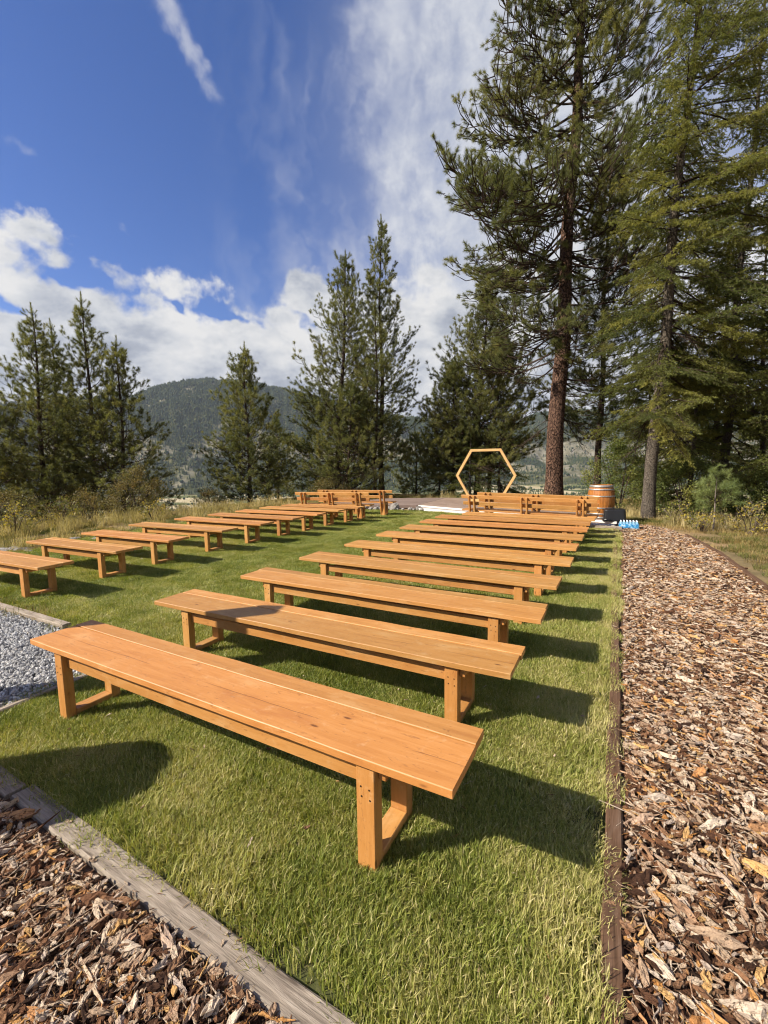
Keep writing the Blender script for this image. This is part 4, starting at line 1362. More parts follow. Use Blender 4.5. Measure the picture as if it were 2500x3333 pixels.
ROCKS = [rock_mesh(i, (.7, .55, .8, .6, .75)[i]) for i in range(5)]
rng = random.Random(9)
tag(ob('rock', ROCKS[2], None, (-7.25, 14.25, 0.06), (0.1, 0.5, 0.4), (0.36, 0.26, 0.52)), 'largest pale pointed rock at the foot of the left stage wing', 'rock')
for i in range(34):
    f = i / 33
    x_, y_ = -10.1 + 3.9 * f + rng.uniform(-.06, .06), 13.50 + 1.12 * f + rng.uniform(-.2, .08)
    s_ = rng.uniform(.12, .27)
    tag(ob('rock', ROCKS[i % 5], None, (x_, y_, s_ * .22), (rng.uniform(-.4, .4), rng.uniform(-.4, .4), rng.uniform(0, 6)), (s_, s_ * rng.uniform(.8, 1.1), s_ * rng.uniform(.7, 1))),
        'small grey rubble rock piled along the left stage wing', 'rock', 'rubble rocks along the left stage wing')
for i in range(11):
    s_ = rng.uniform(.09, .18)
    tag(ob('rock', ROCKS[(i + 2) % 5], None, (-0.98 + i * .085, 12.42 - i * .022 + rng.uniform(-.06, .06), s_ * .25), (rng.uniform(-.4, .4), rng.uniform(-.4, .4), rng.uniform(0, 6)), (s_, s_, s_ * .8)),
        'small brown rock between the white step and the lawn near the barrel', 'rock', 'rocks under the white step by the barrel')
for i in range(22):
    f = i / 21
    s_ = rng.uniform(.14, .36)
    x_, y_ = (-11.35 + .75 * f * 1.4 + rng.uniform(-.2, .2), 4.1 + .7 * f + rng.uniform(-.15, .15)) if i < 12 else (-11.25 + rng.uniform(-.25, .35), 5.2 + (i - 12) * .14)
    tag(ob('rock', ROCKS[i % 5], None, (x_, y_, s_ * .08), (rng.uniform(-.15, .15), rng.uniform(-.15, .15), rng.uniform(0, 6)), (s_, s_ * .8, s_ * .35)),
        'flat grey stone bordering the lawn behind the left benches', 'rock', 'flat stones bordering the lawn on the left')

# ------------------------------------------------------------------ hexagon arch
arch = empty('hexagon_arch', (-4.70, 17.1, DZ), R(2), 'pale wooden hexagon wedding arch standing on the stage deck', 'arch')
RO, TW = 1.19, 0.095
for k_ in range(6):
    a0, a1 = R(60 * k_), R(60 * k_ + 60)
    ro, ri = RO, RO - TW / math.cos(R(30))
    zc = RO * math.cos(R(30))
    V = []
    for y_ in (-0.045, 0.045):
        V += [(ro * math.cos(a0), y_, zc + ro * math.sin(a0)), (ro * math.cos(a1), y_, zc + ro * math.sin(a1)), (ri * math.cos(a1), y_, zc + ri * math.sin(a1)), (ri * math.cos(a0), y_, zc + ri * math.sin(a0))]
    e = 0.9985
    mid_ = Vector((0, 0, 0))
    for v in V:
        mid_ += Vector(v) / 8
    V = [mid_ + (Vector(v) - mid_) * e - mid_ for v in V]
    an = math.atan2(math.sin(a1) - math.sin(a0), math.cos(a1) - math.cos(a0))
    inv = Matrix.Rotation(an, 4, 'Y')
    V = [inv @ v for v in V]
    b = MB()
    b.add(V, [(0, 1, 2, 3), (7, 6, 5, 4), (0, 4, 5, 1), (1, 5, 6, 2), (2, 6, 7, 3), (3, 7, 4, 0)])
    ob('beam', b.mesh('beam', [M_ARCH]), arch, mid_, (0, -an, 0))

# ------------------------------------------------------------------ barrel, tub, water
def barrel(loc, label, rz=0.0):
    t = empty('barrel', loc, rz, label, 'barrel')
    Hb, r0, r1, N_ = 0.90, 0.275, 0.34, 26

    def rad(z):
        u = 2 * z / Hb - 1
        return r0 + (r1 - r0) * (1 - u * u)
    zs = [Hb * i / 12 for i in range(13)]
    b = MB()
    da = PI / N_ * 0.965
    V = []
    for z in zs:
        for rr_, a in ((rad(z), -da), (rad(z) + .0025, 0), (rad(z), da), (rad(z) - .025, da), (rad(z) - .025, -da)):
            V.append((rr_ * math.cos(a), rr_ * math.sin(a), z))
    Fs = [(i * 5 + q, i * 5 + (q + 1) % 5, (i + 1) * 5 + (q + 1) % 5, (i + 1) * 5 + q) for i in range(12) for q in range(5)] + [(4, 3, 2, 1, 0), (60, 61, 62, 63, 64)]
    b.add(V, Fs)
    ms = b.mesh('stave', [M_STAVE])
    for k_ in range(N_):
        ob('stave', ms, t, (0, 0, 0), (0, 0, 2 * PI * k_ / N_))
    for za, zb in ((0.835, 0.897), (0.76, 0.80), (0.585, 0.62), (0.27, 0.305), (0.11, 0.15), (0.002, 0.055)):
        b = MB()
        b.lathe([(rad(za) + .001, za), (rad(za) + .006, za), (rad(zb) + .006, zb), (rad(zb) + .001, zb)], 40)
        ob('hoop', b.mesh('hoop', [M_HOOP], True), t)
    b = MB()
    b.lathe([(0.0, Hb - .03), (r0 - .02, Hb - .03), (r0 - .02, Hb - .06)], 32)
    ob('head', b.mesh('head', [M_GREY_WOOD]), t)
    return t


barrel((-0.47, 13.28, DZ + 0.001), 'orange varnished wine barrel with grey hoops standing at the right end of the stage')

barrel((-3.2, 0.46, 0.0), 'unseen wine barrel added left of the camera to cast shade on the lawn')  # added out of view, for the blob of shade on the left lawn
b = MB()
b.box((0, 0, 1.45), (0.2, 0.2, 2.94), 0.01)
tag(ob('shadow_post', b.mesh('shadow_post', [M_GREY_WOOD]), None, (-4.9, 0.47, 0), (0, 0, R(20))), 'unseen tall grey timber post, added on the gravel pad to shade the left bench ends', 'post')  # unseen post, added for the shadow band over the front two benches

tub = empty('tub', (-0.13, 12.82, DZ + 0.001), 0.1, 'upturned black plastic tub in front of the barrel', 'tub')
b = MB()


def rrect(w_, d_, r_, z, n_=5):
    out = []
    for cx, cy, a0 in ((w_ / 2 - r_, d_ / 2 - r_, 0), (-w_ / 2 + r_, d_ / 2 - r_, 90), (-w_ / 2 + r_, -d_ / 2 + r_, 180), (w_ / 2 - r_, -d_ / 2 + r_, 270)):
        for q in range(n_):
            a = R(a0 + 90 * q / (n_ - 1))
            out.append((cx + r_ * math.cos(a), cy + r_ * math.sin(a), z))
    return out


def loft(b_, rings, cap_top=True):
    n_ = len(rings[0])
    V = [v for r_ in rings for v in r_]
    Fs = [(i * n_ + q, i * n_ + (q + 1) % n_, (i + 1) * n_ + (q + 1) % n_, (i + 1) * n_ + q) for i in range(len(rings) - 1) for q in range(n_)]
    if cap_top:
        Fs.append(tuple((len(rings) - 1) * n_ + q for q in range(n_)))
    b_.add(V, Fs)


loft(b, [rrect(.54, .42, .09, 0.03), rrect(.50, .38, .09, .26), rrect(.49, .37, .09, .285), rrect(.44, .32, .08, .30), rrect(.41, .29, .07, .292)])
ob('shell', b.mesh('shell', [M_TUB], False), tub)
b = MB()
loft(b, [rrect(.57, .45, .10, 0.0), rrect(.57, .45, .10, .035), rrect(.545, .425, .095, .04)], True)
ob('rim', b.mesh('rim', [M_TUB]), tub)
b = MB()
b.tube([(-.24, -.215, .03), (-.235, -.25, .045), (-.20, -.265, .05), (-.14, -.265, .05), (-.10, -.25, .045), (-.095, -.215, .03)], [.008] * 6, 6)
ob('handle', b.mesh('handle', [M_TUB]), tub)

M_WATER, nt = material('clear_blue_plastic')
finish(nt, (0.30, 0.55, 0.75), 0.12, None, 0.6, 0, 0.35, (0.45, 0.7, 0.9, 1))
M_WRAP, nt = material('blue_pack_label')
n_ = nt.noise(nt.node('ShaderNodeTexCoord').outputs['Object'], 14, 4, 0.6)
finish(nt, nt.ramp(n_, [(0.40, (0.015, 0.14, 0.36)), (0.52, (0.05, 0.30, 0.55)), (0.62, (0.42, 0.55, 0.65))]), 0.2, None, 0.6)
M_CAP = flat_material('white_cap', (0.75, 0.77, 0.8), 0.4, 0, 0.4, 0.05)
pack = empty('water_pack', (0.20, 12.28, 0.012), R(4), 'blue shrink-wrapped pack of water bottles on the mulch beside the white step', 'water pack')
b = MB()
b.lathe([(0.0, 0), (.030, 0), (.033, .01), (.033, .06), (.030, .075), (.033, .09), (.033, .125), (.026, .15), (.013, .175), (.012, .185)], 10)
m_bot = b.mesh('bottle', [M_WATER], True)
b = MB()
b.lathe([(.0135, 0), (.0135, .018), (0, .018)], 10)
m_cap = b.mesh('cap', [M_CAP], True)
b = MB()
b.lathe([(.0342, .035), (.0342, .115)], 10)
m_lab = b.mesh('bottle_label', [M_WRAP], True)
for i in range(6):
    for j in range(4):
        q = ob('bottle', m_bot, pack, (-.172 + i * .069, -.103 + j * .069, 0.002))
        ob('cap', m_cap, q, (0, 0, .184))
        ob('bottle_label', m_lab, q)
b = MB()
loft(b, [rrect(.432, .292, .035, 0.0), rrect(.436, .296, .035, .03), rrect(.436, .296, .035, .12), rrect(.430, .290, .035, .135)], False)
ob('wrap', b.mesh('wrap', [M_WRAP], True), pack)


# ------------------------------------------------------------------ conifer branch sources
class FB:
    """foliage builder: needle triangles plus 4-sided wood"""
    def __init__(s, seed):
        s.rs = np.random.RandomState(seed)
        s.tri = []
        s.wood = MB()

    def needles(s, p0, p1, n, ln, wd, spread0=1.25, spread1=0.35, flat=None):
        rs_ = s.rs
        p0, p1 = np.asarray(p0, float), np.asarray(p1, float)
        ax = p1 - p0
        L_ = np.linalg.norm(ax) + 1e-9
        ax = ax / L_
        ref = np.array([0.3, 0.5, 0.81])
        u = np.cross(ax, ref)
        u /= np.linalg.norm(u)
        v = np.cross(ax, u)
        t = rs_.uniform(0, 1, n) ** 0.8
        base = p0 + np.outer(t, ax * L_)
        an = rs_.uniform(0, 2 * PI, n)
        sp = spread0 + (spread1 - spread0) * t + rs_.normal(0, .15, n)
        rad_ = np.outer(np.cos(an), u) + np.outer(np.sin(an), v)
        d = np.cos(sp)[:, None] * ax + np.sin(sp)[:, None] * rad_
        le = ln * rs_.uniform(.7, 1.15, n)
        tip = base + d * le[:, None]
        tip[:, 2] -= 0.06 * le
        sd_ = np.cross(d, rs_.normal(0, 1, (n, 3)))
        sd_ /= np.linalg.norm(sd_, axis=1)[:, None] + 1e-9
        a, b = base - sd_ * wd / 2, base + sd_ * wd / 2
        s.tri.append(np.stack([a, b, tip], 1))

    def mesh(s, name, m_leaf, m_wood):
        T_ = np.concatenate(s.tri).reshape(-1, 3)
        nt_ = len(T_) // 3
        Fs = [tuple(r_) for r_ in np.arange(nt_ * 3).reshape(-1, 3)]
        o_ = len(T_)
        V = [tuple(p) for p in T_] + s.wood.v
        Fs += [tuple(i + o_ for i in f) for f in s.wood.f]
        me_ = bpy.data.meshes.new(name)
        me_.from_pydata(V, [], Fs)
        me_.materials.append(m_leaf)
        me_.materials.append(m_wood)
        me_.polygons.foreach_set('material_index', [0] * nt_ + [1] * len(s.wood.f))
        me_.update()
        return proto(name + '_source', me_)


def pine_branch(seed, L, nt_tufts, needle=0.15, nn=120, upturn=0.35, wid=0.007, bare=0.22, sag=0.05, m_leaf=None, thick=1.0, wide=1.0):
    """pine branch along +X: bare inner wood, forking twigs that curve up, bottle-brush ends"""
    fb_ = FB(seed)
    rs_ = fb_.rs
    k = 7
    axis = []
    wob = rs_.uniform(-.06, .06, (k, 2)) * L
    for i in range(k):
        t = i / (k - 1)
        axis.append(np.array([L * t * 0.97, wob[i, 0] * t, wob[i, 1] * t * .5 - sag * L * math.sin(t * PI) + upturn * L * t ** 2.6]))
    r0 = (0.007 + 0.0085 * L) * thick
    fb_.wood.tube(axis, [r0 * (1 - .8 * i / (k - 1)) for i in range(k)], 4, False)

    def along(t):
        f = t * (k - 1)
        i = min(int(f), k - 2)
        return axis[i] + (axis[i + 1] - axis[i]) * (f - i)
    tufts = []
    nsec = max(3, int(nt_tufts / 3.2))
    for q in range(nsec):
        t = bare + (1 - bare) * (q + rs_.uniform(.2, .8)) / nsec
        p = along(min(t, .98))
        side = (1 if q % 2 else -1)
        an = side * rs_.uniform(.45, 1.15)
        l2 = wide * L * rs_.uniform(.18, .40) * (1.1 - .65 * t) + 0.18
        d = np.array([math.cos(an), math.sin(an), rs_.uniform(-.1, .45)])
        e1 = p + d * l2 * .55
        e2 = p + d * l2 + np.array([0, 0, .30 * l2])
        fb_.wood.tube([p, e1, e2], [r0 * .42, r0 * .33, r0 * .2], 3, False)
        tufts.append((e1, e2, d))
        for z in range(max(1, int(round((nt_tufts - nsec) / nsec))) + (1 if rs_.uniform() < .4 else 0)):
            tt = rs_.uniform(.25, .95)
            p2 = p + (e2 - p) * tt
            a2 = an + rs_.uniform(-1.1, 1.1)
            l3 = rs_.uniform(.2, .44) * (1 if L > 1 else .75)
            d2 = np.array([math.cos(a2), math.sin(a2), rs_.uniform(.05, .85)])
            d2 /= np.linalg.norm(d2)
            e3 = p2 + d2 * l3 + np.array([0, 0, .15 * l3])
            fb_.wood.tube([p2, e3], [r0 * .25, r0 * .15], 3, False)
            tufts.append((p2 + (e3 - p2) * .35, e3, d2))
    tufts.append((axis[-2] + (axis[-1] - axis[-2]) * .3, axis[-1], axis[-1] - axis[-2]))
    for a, b, d in tufts:
        dd = b - a
        ln_ = np.linalg.norm(dd)
        st = b - dd / ln_ * min(ln_, rs_.uniform(.10, .20))
        fb_.needles(st, b, int(nn * rs_.uniform(.75, 1.2)), needle * rs_.uniform(.85, 1.1), wid, 1.4, .5)
    return fb_.mesh('pine_branch', m_leaf or M_NEEDLE, M_TWIG)


def pine_leader(seed, L, needle=0.15, nn=420):
    fb_ = FB(seed)
    fb_.wood.tube([(0, 0, 0), (L * .5, 0, 0), (L, 0, 0)], [.016, .011, .006], 4, False)
    fb_.needles((L * .1, 0, 0), (L, 0, 0), nn, needle, .006, 1.15, .25)
    for q in range(4):
        a = q * PI / 2 + .4
        e = np.array([L * .62, math.cos(a) * .16, math.sin(a) * .16])
        fb_.wood.tube([(L * .35, 0, 0), e], [.008, .004], 3, False)
        fb_.needles((L * .45, e[1] * .4, e[2] * .4), e, nn // 6, needle, .006, 1.1, .3)
    return fb_.mesh('pine_leader', M_NEEDLE, M_TWIG)


PL = [0.7, 1.4, 2.4, 3.8]
PINE_SRC = []
for ci, (L, ntf) in enumerate(zip(PL, (6, 14, 28, 50))):
    for v_ in range(3):
        PINE_SRC.append(pine_branch(300 + ci * 10 + v_, L, ntf, upturn=(.55, .42, .32, .22)[ci], bare=(.12, .15, .2, .28)[ci]))
PINE_SRC.append(pine_leader(350, 0.75))
G_PINE = scatter_group('pine_crown', PINE_SRC)
BIG_SRC = []
BL = [1.6, 3.0, 4.6]
for ci, (L, ntf) in enumerate(zip(BL, (17, 38, 64))):
    for v_ in range(4):
        BIG_SRC.append(pine_branch(400 + ci * 10 + v_, L, ntf, needle=.165, nn=130, wide=1.25, upturn=(.34, .2, .10)[ci], bare=(.2, .3, .34)[ci], sag=(.06, .10, .12)[ci], wid=.0068, thick=1.25))


def dead_branch(seed, L):
    fb_ = FB(seed)
    rs_ = fb_.rs
    pts = [np.array([L * t, rs_.uniform(-.05, .05) * L * t, -.28 * L * t ** 1.6]) for t in (0, .25, .5, .75, 1)]
    fb_.wood.tube(pts, [.022, .018, .014, .009, .004], 4, False)
    for q in range(14):
        t = rs_.uniform(.2, .95)
        p = np.array([L * t, 0, -.28 * L * t ** 1.6])
        a = rs_.uniform(-1.3, 1.3)
        l2 = rs_.uniform(.2, .7)
        e = p + np.array([math.cos(a), math.sin(a), rs_.uniform(-.7, .1)]) * l2
        m_ = (p + e) / 2 + rs_.normal(0, .04, 3)
        fb_.wood.tube([p, m_, e], [.007, .005, .003], 3, False)
        for z in range(2):
            e2 = m_ + rs_.normal(0, .16, 3) - np.array([0, 0, .1])
            fb_.wood.tube([m_, e2], [.004, .002], 3, False)
    fb_.needles(pts[-1] - np.array([.1, 0, 0]), pts[-1], 30, .15, .006)
    return fb_.mesh('dead_branch', M_NEEDLE, M_TWIG)


BIG_SRC += [dead_branch(450, 2.4), dead_branch(451, 1.7)]
G_BIG = scatter_group('ponderosa_crown', BIG_SRC)


def fir_branch(seed, L, droop=0.22, dens=1.0, hang=0.5):
    """flat spray: side shoots both ways, hanging, with short needles"""
    fb_ = FB(seed)
    rs_ = fb_.rs
    k = 7
    axis = [np.array([L * i / (k - 1), rs_.uniform(-.02, .02) * L, -droop * L * (i / (k - 1)) ** 1.4 + .09 * L * (i / (k - 1)) ** 4]) for i in range(k)]
    r0 = .007 + .007 * L
    fb_.wood.tube(axis, [r0 * (1 - .85 * i / (k - 1)) for i in range(k)], 4, False)

    def along(t):
        f = t * (k - 1)
        i = min(int(f), k - 2)
        return axis[i] + (axis[i + 1] - axis[i]) * (f - i)

    def shoot(p, d, l_, lvl):
        e = p + d * l_ + np.array([0, 0, -hang * l_ * rs_.uniform(.35, .9)])
        m_ = p + d * l_ * .55 + np.array([0, 0, -hang * l_ * .12])
        fb_.wood.tube([p, m_, e], [r0 * .25, r0 * .18, r0 * .1], 3, False)
        for a, b in ((p, m_), (m_, e)):
            n_ = int(np.linalg.norm(b - a) / .0085 * dens) + 2
            fb_.needles(a, b, n_, .048, .0135, 1.05, .85)
        if lvl > 0 and l_ > .16:
            for z in range(int(l_ / .085)):
                t = rs_.uniform(.15, .92)
                p2 = p + (e - p) * t
                s_ = 1 if z % 2 else -1
                an = s_ * rs_.uniform(.6, 1.0)
                d2 = np.array([d[0] * math.cos(an) - d[1] * math.sin(an), d[0] * math.sin(an) + d[1] * math.cos(an), d[2] - .15])
                shoot(p2, d2, l_ * rs_.uniform(.25, .45) * (1.1 - .5 * t), 0)
    ns = int(L / .085)
    for q in range(ns):
        t = .12 + .86 * (q + rs_.uniform(0, 1)) / ns
        s_ = 1 if q % 2 else -1
        an = s_ * rs_.uniform(.75, 1.15)
        prof = math.sin(min(1, t * 1.25 + .1) * PI * .5) * (1.02 - t) ** .55
        shoot(along(min(.985, t)), np.array([math.cos(an), math.sin(an), rs_.uniform(-.1, .15)]), (.12 + .30 * L * prof) * rs_.uniform(.6, 1.1), 1)
    fb_.needles(axis[-2], axis[-1], int(L / 6 / .009), .042, .011, 1.0, .5)
    return fb_.mesh('fir_branch', M_NEEDLE_FIR, M_TWIG)


FL = [0.6, 1.25, 2.1, 2.9]
FIR_SRC = []
for ci, L in enumerate(FL):
    for v_ in range(3):
        FIR_SRC.append(fir_branch(500 + ci * 10 + v_, L, (.05, .16, .24, .28)[ci]))
FIR_SRC += [dead_branch(460, 1.6)]
G_FIR = scatter_group('fir_crown', FIR_SRC)


# ------------------------------------------------------------------ trees
def trunk_mesh(H, r0, r1, lean, seed, mat, below=1.2, n=16, bulge=0.25, wob=0.08):
    rng = random.Random(seed)
    b = MB()
    k = max(10, int(H * 1.6))
    pts, rad = [], []
    for i in range(k):
        z = -below + (H + below) * i / (k - 1)
        t = max(0, z) / H
        pts.append((lean[0] * t ** 1.2 + math.sin(z * .8 + seed) * wob * .5 * min(1, max(0, z) / 2), lean[1] * t ** 1.2 + math.cos(z * .6 + seed) * wob * .5 * min(1, max(0, z) / 2), z))
        rad.append((r0 + (r1 - r0) * t) * (1 + bulge * math.exp(-max(0, z) / .35)))
    b.tube(pts, rad, n, True, 0, .05, rng)
    me_ = b.mesh('trunk', [mat], True)
    return me_, pts


def axis_at(pts, z):
    for i in range(len(pts) - 1):
        if pts[i + 1][2] >= z:
            f = (z - pts[i][2]) / (pts[i + 1][2] - pts[i][2])
            return [pts[i][q] + (pts[i + 1][q] - pts[i][q]) * f for q in range(3)]
    return list(pts[-1])


def tree(name, label, xy, H, Lmax, z0, kind, seed, lean=(0, 0), r0=None, group=None, dens=1.0, shape=1.0, z=None, dark=0.0, side=None, gap=0.0, top_cut=1.0):
    rs_ = np.random.RandomState(seed)
    zb = tz(*xy) if z is None else z
    t = empty(name, (xy[0], xy[1], zb), 0, label, 'tree', group)
    r0 = r0 or (0.012 * H + 0.02)
    mat = {'pine': M_BARK, 'big': M_BARK_BIG, 'fir': M_BARK_FIR}[kind]
    me_, pts = trunk_mesh(H, r0, 0.02 if kind != 'big' else .05, lean, seed, mat, n=20 if kind == 'big' else 12, wob=.10)
    ob('trunk', me_, t)
    P, Ro, S, I, C = [], [], [], [], []

    def put(zz, phi, l_, elv, classes, nvar, off=0, roll=.35):
        if side is not None:
            l_ *= 1 + side[1] * math.cos(phi - side[0])
        ci = int(np.argmin([abs(math.log(l_ / q)) for q in classes]))
        P.append(axis_at(pts, zz))
        Ro.append((rs_.normal(0, roll), -elv, phi))
        s_ = l_ / classes[ci]
        S.append(s_)
        I.append(off + ci * nvar + rs_.randint(nvar))
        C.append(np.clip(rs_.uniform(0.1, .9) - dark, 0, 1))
    if kind == 'pine':
        zz = z0
        while zz < H * .985:
            u = (zz - z0) / (H - z0)
            l0 = Lmax * min(1.0, .75 + u * 1.2) * (1 - u) ** (.70 * shape) + .18
            elv = R(-4 + 58 * u ** 1.1)
            nb = rs_.randint(4, 6)
            ph = rs_.uniform(0, 6.28)
            for q in range(nb):
                if rs_.uniform() < gap:
                    continue
                put(zz + rs_.uniform(-.1, .1), ph + q * 6.283 / nb + rs_.uniform(-.3, .3), l0 * rs_.uniform(.62, 1.18), elv + rs_.normal(0, .16), PL, 3)
            zz += (.30 + .17 * u) / dens * rs_.uniform(.8, 1.2)
        for q in range(2):
            P.append(axis_at(pts, H - .55 + q * .45))
            Ro.append((0, -PI / 2 + .05, rs_.uniform(0, 6)))
            S.append(1.0)
            I.append(12)
            C.append(.5)
        grp = G_PINE
    elif kind == 'big':
        zz = z0
        while zz < H * .985:
            u = (zz - z0) / (H - z0)
            l0 = Lmax * min(1.0, .62 + u * 1.5) * (1 - max(0, u - .25) / .75) ** .75 + .4
            for q in range(rs_.randint(2, 5)):
                elv = R(rs_.uniform(-32, 12) + 30 * u)
                put(zz + rs_.uniform(-.2, .2), rs_.uniform(0, 6.28), l0 * rs_.uniform(.45, 1.12), elv, BL, 4, roll=.5)
            zz += (.62 if u < .16 else .32) / dens * rs_.uniform(.7, 1.3)
        for q in range(16):
            P.append(axis_at(pts, rs_.uniform(z0 - 1.8, z0 + 4)))
            Ro.append((rs_.normal(0, .3), R(rs_.uniform(-5, 30)), rs_.uniform(0, 6.28)))
            S.append(rs_.uniform(.7, 1.3))
            I.append(12 + rs_.randint(2))
            C.append(.4)
        grp = G_BIG
    else:
        zz = z0
        while zz < H * .98:
            u = (zz - z0) / (H - z0)
            l0 = Lmax * min(1.0, .8 + u * .9) * (1 - u) ** (.7 * shape) + .15
            for q in range(rs_.randint(3, 6)):
                if rs_.uniform() < gap:
                    continue
                put(zz + rs_.uniform(-.12, .12), rs_.uniform(0, 6.28), l0 * rs_.uniform(.55, 1.15), R(-12 + 48 * u ** 1.6) + rs_.normal(0, .16), FL, 3)
            zz += (.28 - .06 * u) / dens * rs_.uniform(.7, 1.3)
        for q in range(int(8 * dens)):
            P.append(axis_at(pts, rs_.uniform(max(.6, z0 - 1.5), z0 + 3)))
            Ro.append((rs_.normal(0, .3), R(rs_.uniform(-5, 35)), rs_.uniform(0, 6.28)))
            S.append(rs_.uniform(.6, 1.1))
            I.append(12)
            C.append(.4)
        P.append(axis_at(pts, H * .985))
        Ro.append((0, -PI / 2, 0))
        S.append(1)
        I.append(0)
        C.append(.5)
        grp = G_FIR
    scatter('crown', grp, P, Ro, S, I, C, t)
    return t


def at_px(u, v, D):
    """ground position in the direction of photograph pixel (u, v), D metres away (used once, to lay out the tree list)"""
    d = fw + cr * ((u - 1250) / F_PX) - cu * ((v - 1666.5) / F_PX)
    q = math.hypot(d.x, d.y)
    return (d.x / q * D, d.y / q * D), CAM_H + d.z / q * D


def tree_at(name, label, base_u, top, D, Lmax, z0, kind, seed, **kw):
    """trunk foot at pixel column base_u near the horizon, tip at pixel top"""
    xy, _ = at_px(base_u, 1600, D)
    (tx, ty), zt = at_px(top[0], top[1], D)
    zb = tz(*xy)
    H = zt - zb - 0.5
    return tree(name, label, xy, H, Lmax, z0, kind, seed, lean=kw.pop('lean', (tx - xy[0], ty - xy[1])), **kw)


GP = 'young pines around the lawn'
tree_at('pine_tree', 'pine with a slim dark top, tallest of the leftmost pair in the left cluster', 150, (99, 1000), 25, 2.5, .7, 'pine', 1, group=GP, dens=1.0)
tree_at('pine_tree', 'short dark-topped pine between the two tall pines of the left cluster', 178, (169, 1051), 28, 2.0, .9, 'pine', 2, group=GP, dens=.9, dark=.12)
tree_at('pine_tree', 'tallest pine of the left cluster with an open airy top', 305, (270, 966), 25, 2.5, .9, 'pine', 3, group=GP, dens=.92)
tree_at('pine_tree', 'bushy pine at the right side of the left cluster, reaching the ground', 400, (380, 1108), 24, 2.5, .5, 'pine', 4, group=GP, dens=1.1)
tree_at('pine_tree', 'pine cut off by the left edge of the photo', -60, (-70, 1230), 25, 2.6, .5, 'pine', 5, group=GP, dens=1.1)
tree_at('pine_tree', 'single conical pine standing before the mountain, between the two clusters', 812, (796, 1126), 23, 2.3, .3, 'pine', 6, group=GP, dens=1.4)
tree_at('pine_tree', 'small slim pine just right of the single conical pine', 904, (904, 1343), 27, 1.3, .4, 'pine', 7, group=GP, dens=1.1)
tree_at('pine_tree', 'broad pine left of the tallest pine of the centre cluster, upswept left branches', 1100, (1128, 826), 24, 3.2, .4, 'pine', 8, group=GP, dens=1.15, shape=.95)
tree_at('pine_tree', 'tallest pine of the centre cluster with a long narrow spire', 1243, (1238, 712), 25, 2.7, 1.6, 'pine', 9, group=GP, dens=.95, r0=.16, gap=.06)
tree_at('pine_tree', 'thin pale-trunked pine in front of the centre cluster', 1222, (1226, 980), 22.5, 1.5, 3.6, 'pine', 10, group=GP, dens=.8, r0=.09, gap=.25)
tree_at('pine_tree', 'low dense pine at the foot of the centre cluster', 1130, (1140, 1240), 21.5, 2.2, .2, 'pine', 11, group=GP, dens=1.2)
tree_at('pine_tree', 'small dark pine between the centre cluster and the arch', 1355, (1350, 1400), 27, 1.7, .3, 'pine', 12, group=GP, dens=1.0, dark=.15)
tree_at('pine_tree', 'tall pine behind the arch, its top lost in the big ponderosa', 1550, (1585, 930), 25, 3.5, 1.6, 'pine', 13, group=GP, dens=1.5, shape=.9)
tree_at('pine_tree', 'mid-height pine left of the arch', 1474, (1480, 1170), 24, 2.4, .8, 'pine', 14, group=GP, dens=1.45)
tree_at('pine_tree', 'thin pine with a bare dark trunk right behind the arch', 1590, (1640, 1080), 24, 2.3, 2.0, 'pine', 15, group=GP, dens=1.15)
GB = 'dark firs behind the stage'
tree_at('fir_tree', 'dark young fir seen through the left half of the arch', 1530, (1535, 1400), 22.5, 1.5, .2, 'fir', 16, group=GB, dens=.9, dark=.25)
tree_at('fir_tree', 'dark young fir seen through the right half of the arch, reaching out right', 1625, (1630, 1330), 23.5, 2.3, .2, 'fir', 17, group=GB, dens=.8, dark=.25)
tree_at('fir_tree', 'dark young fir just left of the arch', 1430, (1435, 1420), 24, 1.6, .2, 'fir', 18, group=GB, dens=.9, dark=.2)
tree('ponderosa_tree', 'huge ponderosa pine with a thick red-brown trunk behind the stage', (-2.66, 20.9), 27.5, 4.7, 5.2, 'big', 21, lean=(0.85, 0.3), r0=.37, dens=1.4, side=(PI, .13))
tree_at('pine_tree', 'dark tall pine right behind the huge ponderosa', 1945, (1990, 420), 24.5, 3.1, 3.2, 'pine', 22, group=GP, dens=.85, dark=.3, r0=.17)
GF = 'firs at the right side of the photo'
tree('fir_tree', 'tall grey-trunked fir at the far end of the mulch path', (0.72, 14.75), 18.5, 2.7, 3.0, 'fir', 23, lean=(.75, 0.1), r0=.175, group=GF, dens=1.35, side=(0.3, .25))
tree('fir_tree', 'dense yellow-green fir right of the grey-trunked fir', (3.0, 18.6), 16.5, 3.2, 2.6, 'fir', 24, lean=(.3, 0), r0=.15, group=GF, dens=1.1, gap=.1)
tree('fir_tree', 'slim bare-trunked fir near the right edge of the photo', (4.25, 19.6), 9.5, 1.5, 4.0, 'fir', 25, lean=(-.4, 0), r0=.10, group=GF, dens=.6, gap=.35)
tree('fir_tree', 'tall fir whose branches reach in from the right edge of the photo', (5.6, 15.2), 18.5, 3.4, 1.0, 'fir', 26, lean=(.3, 0), group=GF, dens=1.0, gap=.12)
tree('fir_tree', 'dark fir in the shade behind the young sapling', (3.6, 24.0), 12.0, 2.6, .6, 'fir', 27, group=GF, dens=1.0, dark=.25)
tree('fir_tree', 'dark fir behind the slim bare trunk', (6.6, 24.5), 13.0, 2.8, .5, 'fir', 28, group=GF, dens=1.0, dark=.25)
tree('fir_tree', 'distant dark fir between the ponderosa and the grey-trunked fir', (1.2, 29.0), 10.0, 2.4, .5, 'fir', 29, group=GF, dens=.9, dark=.2)
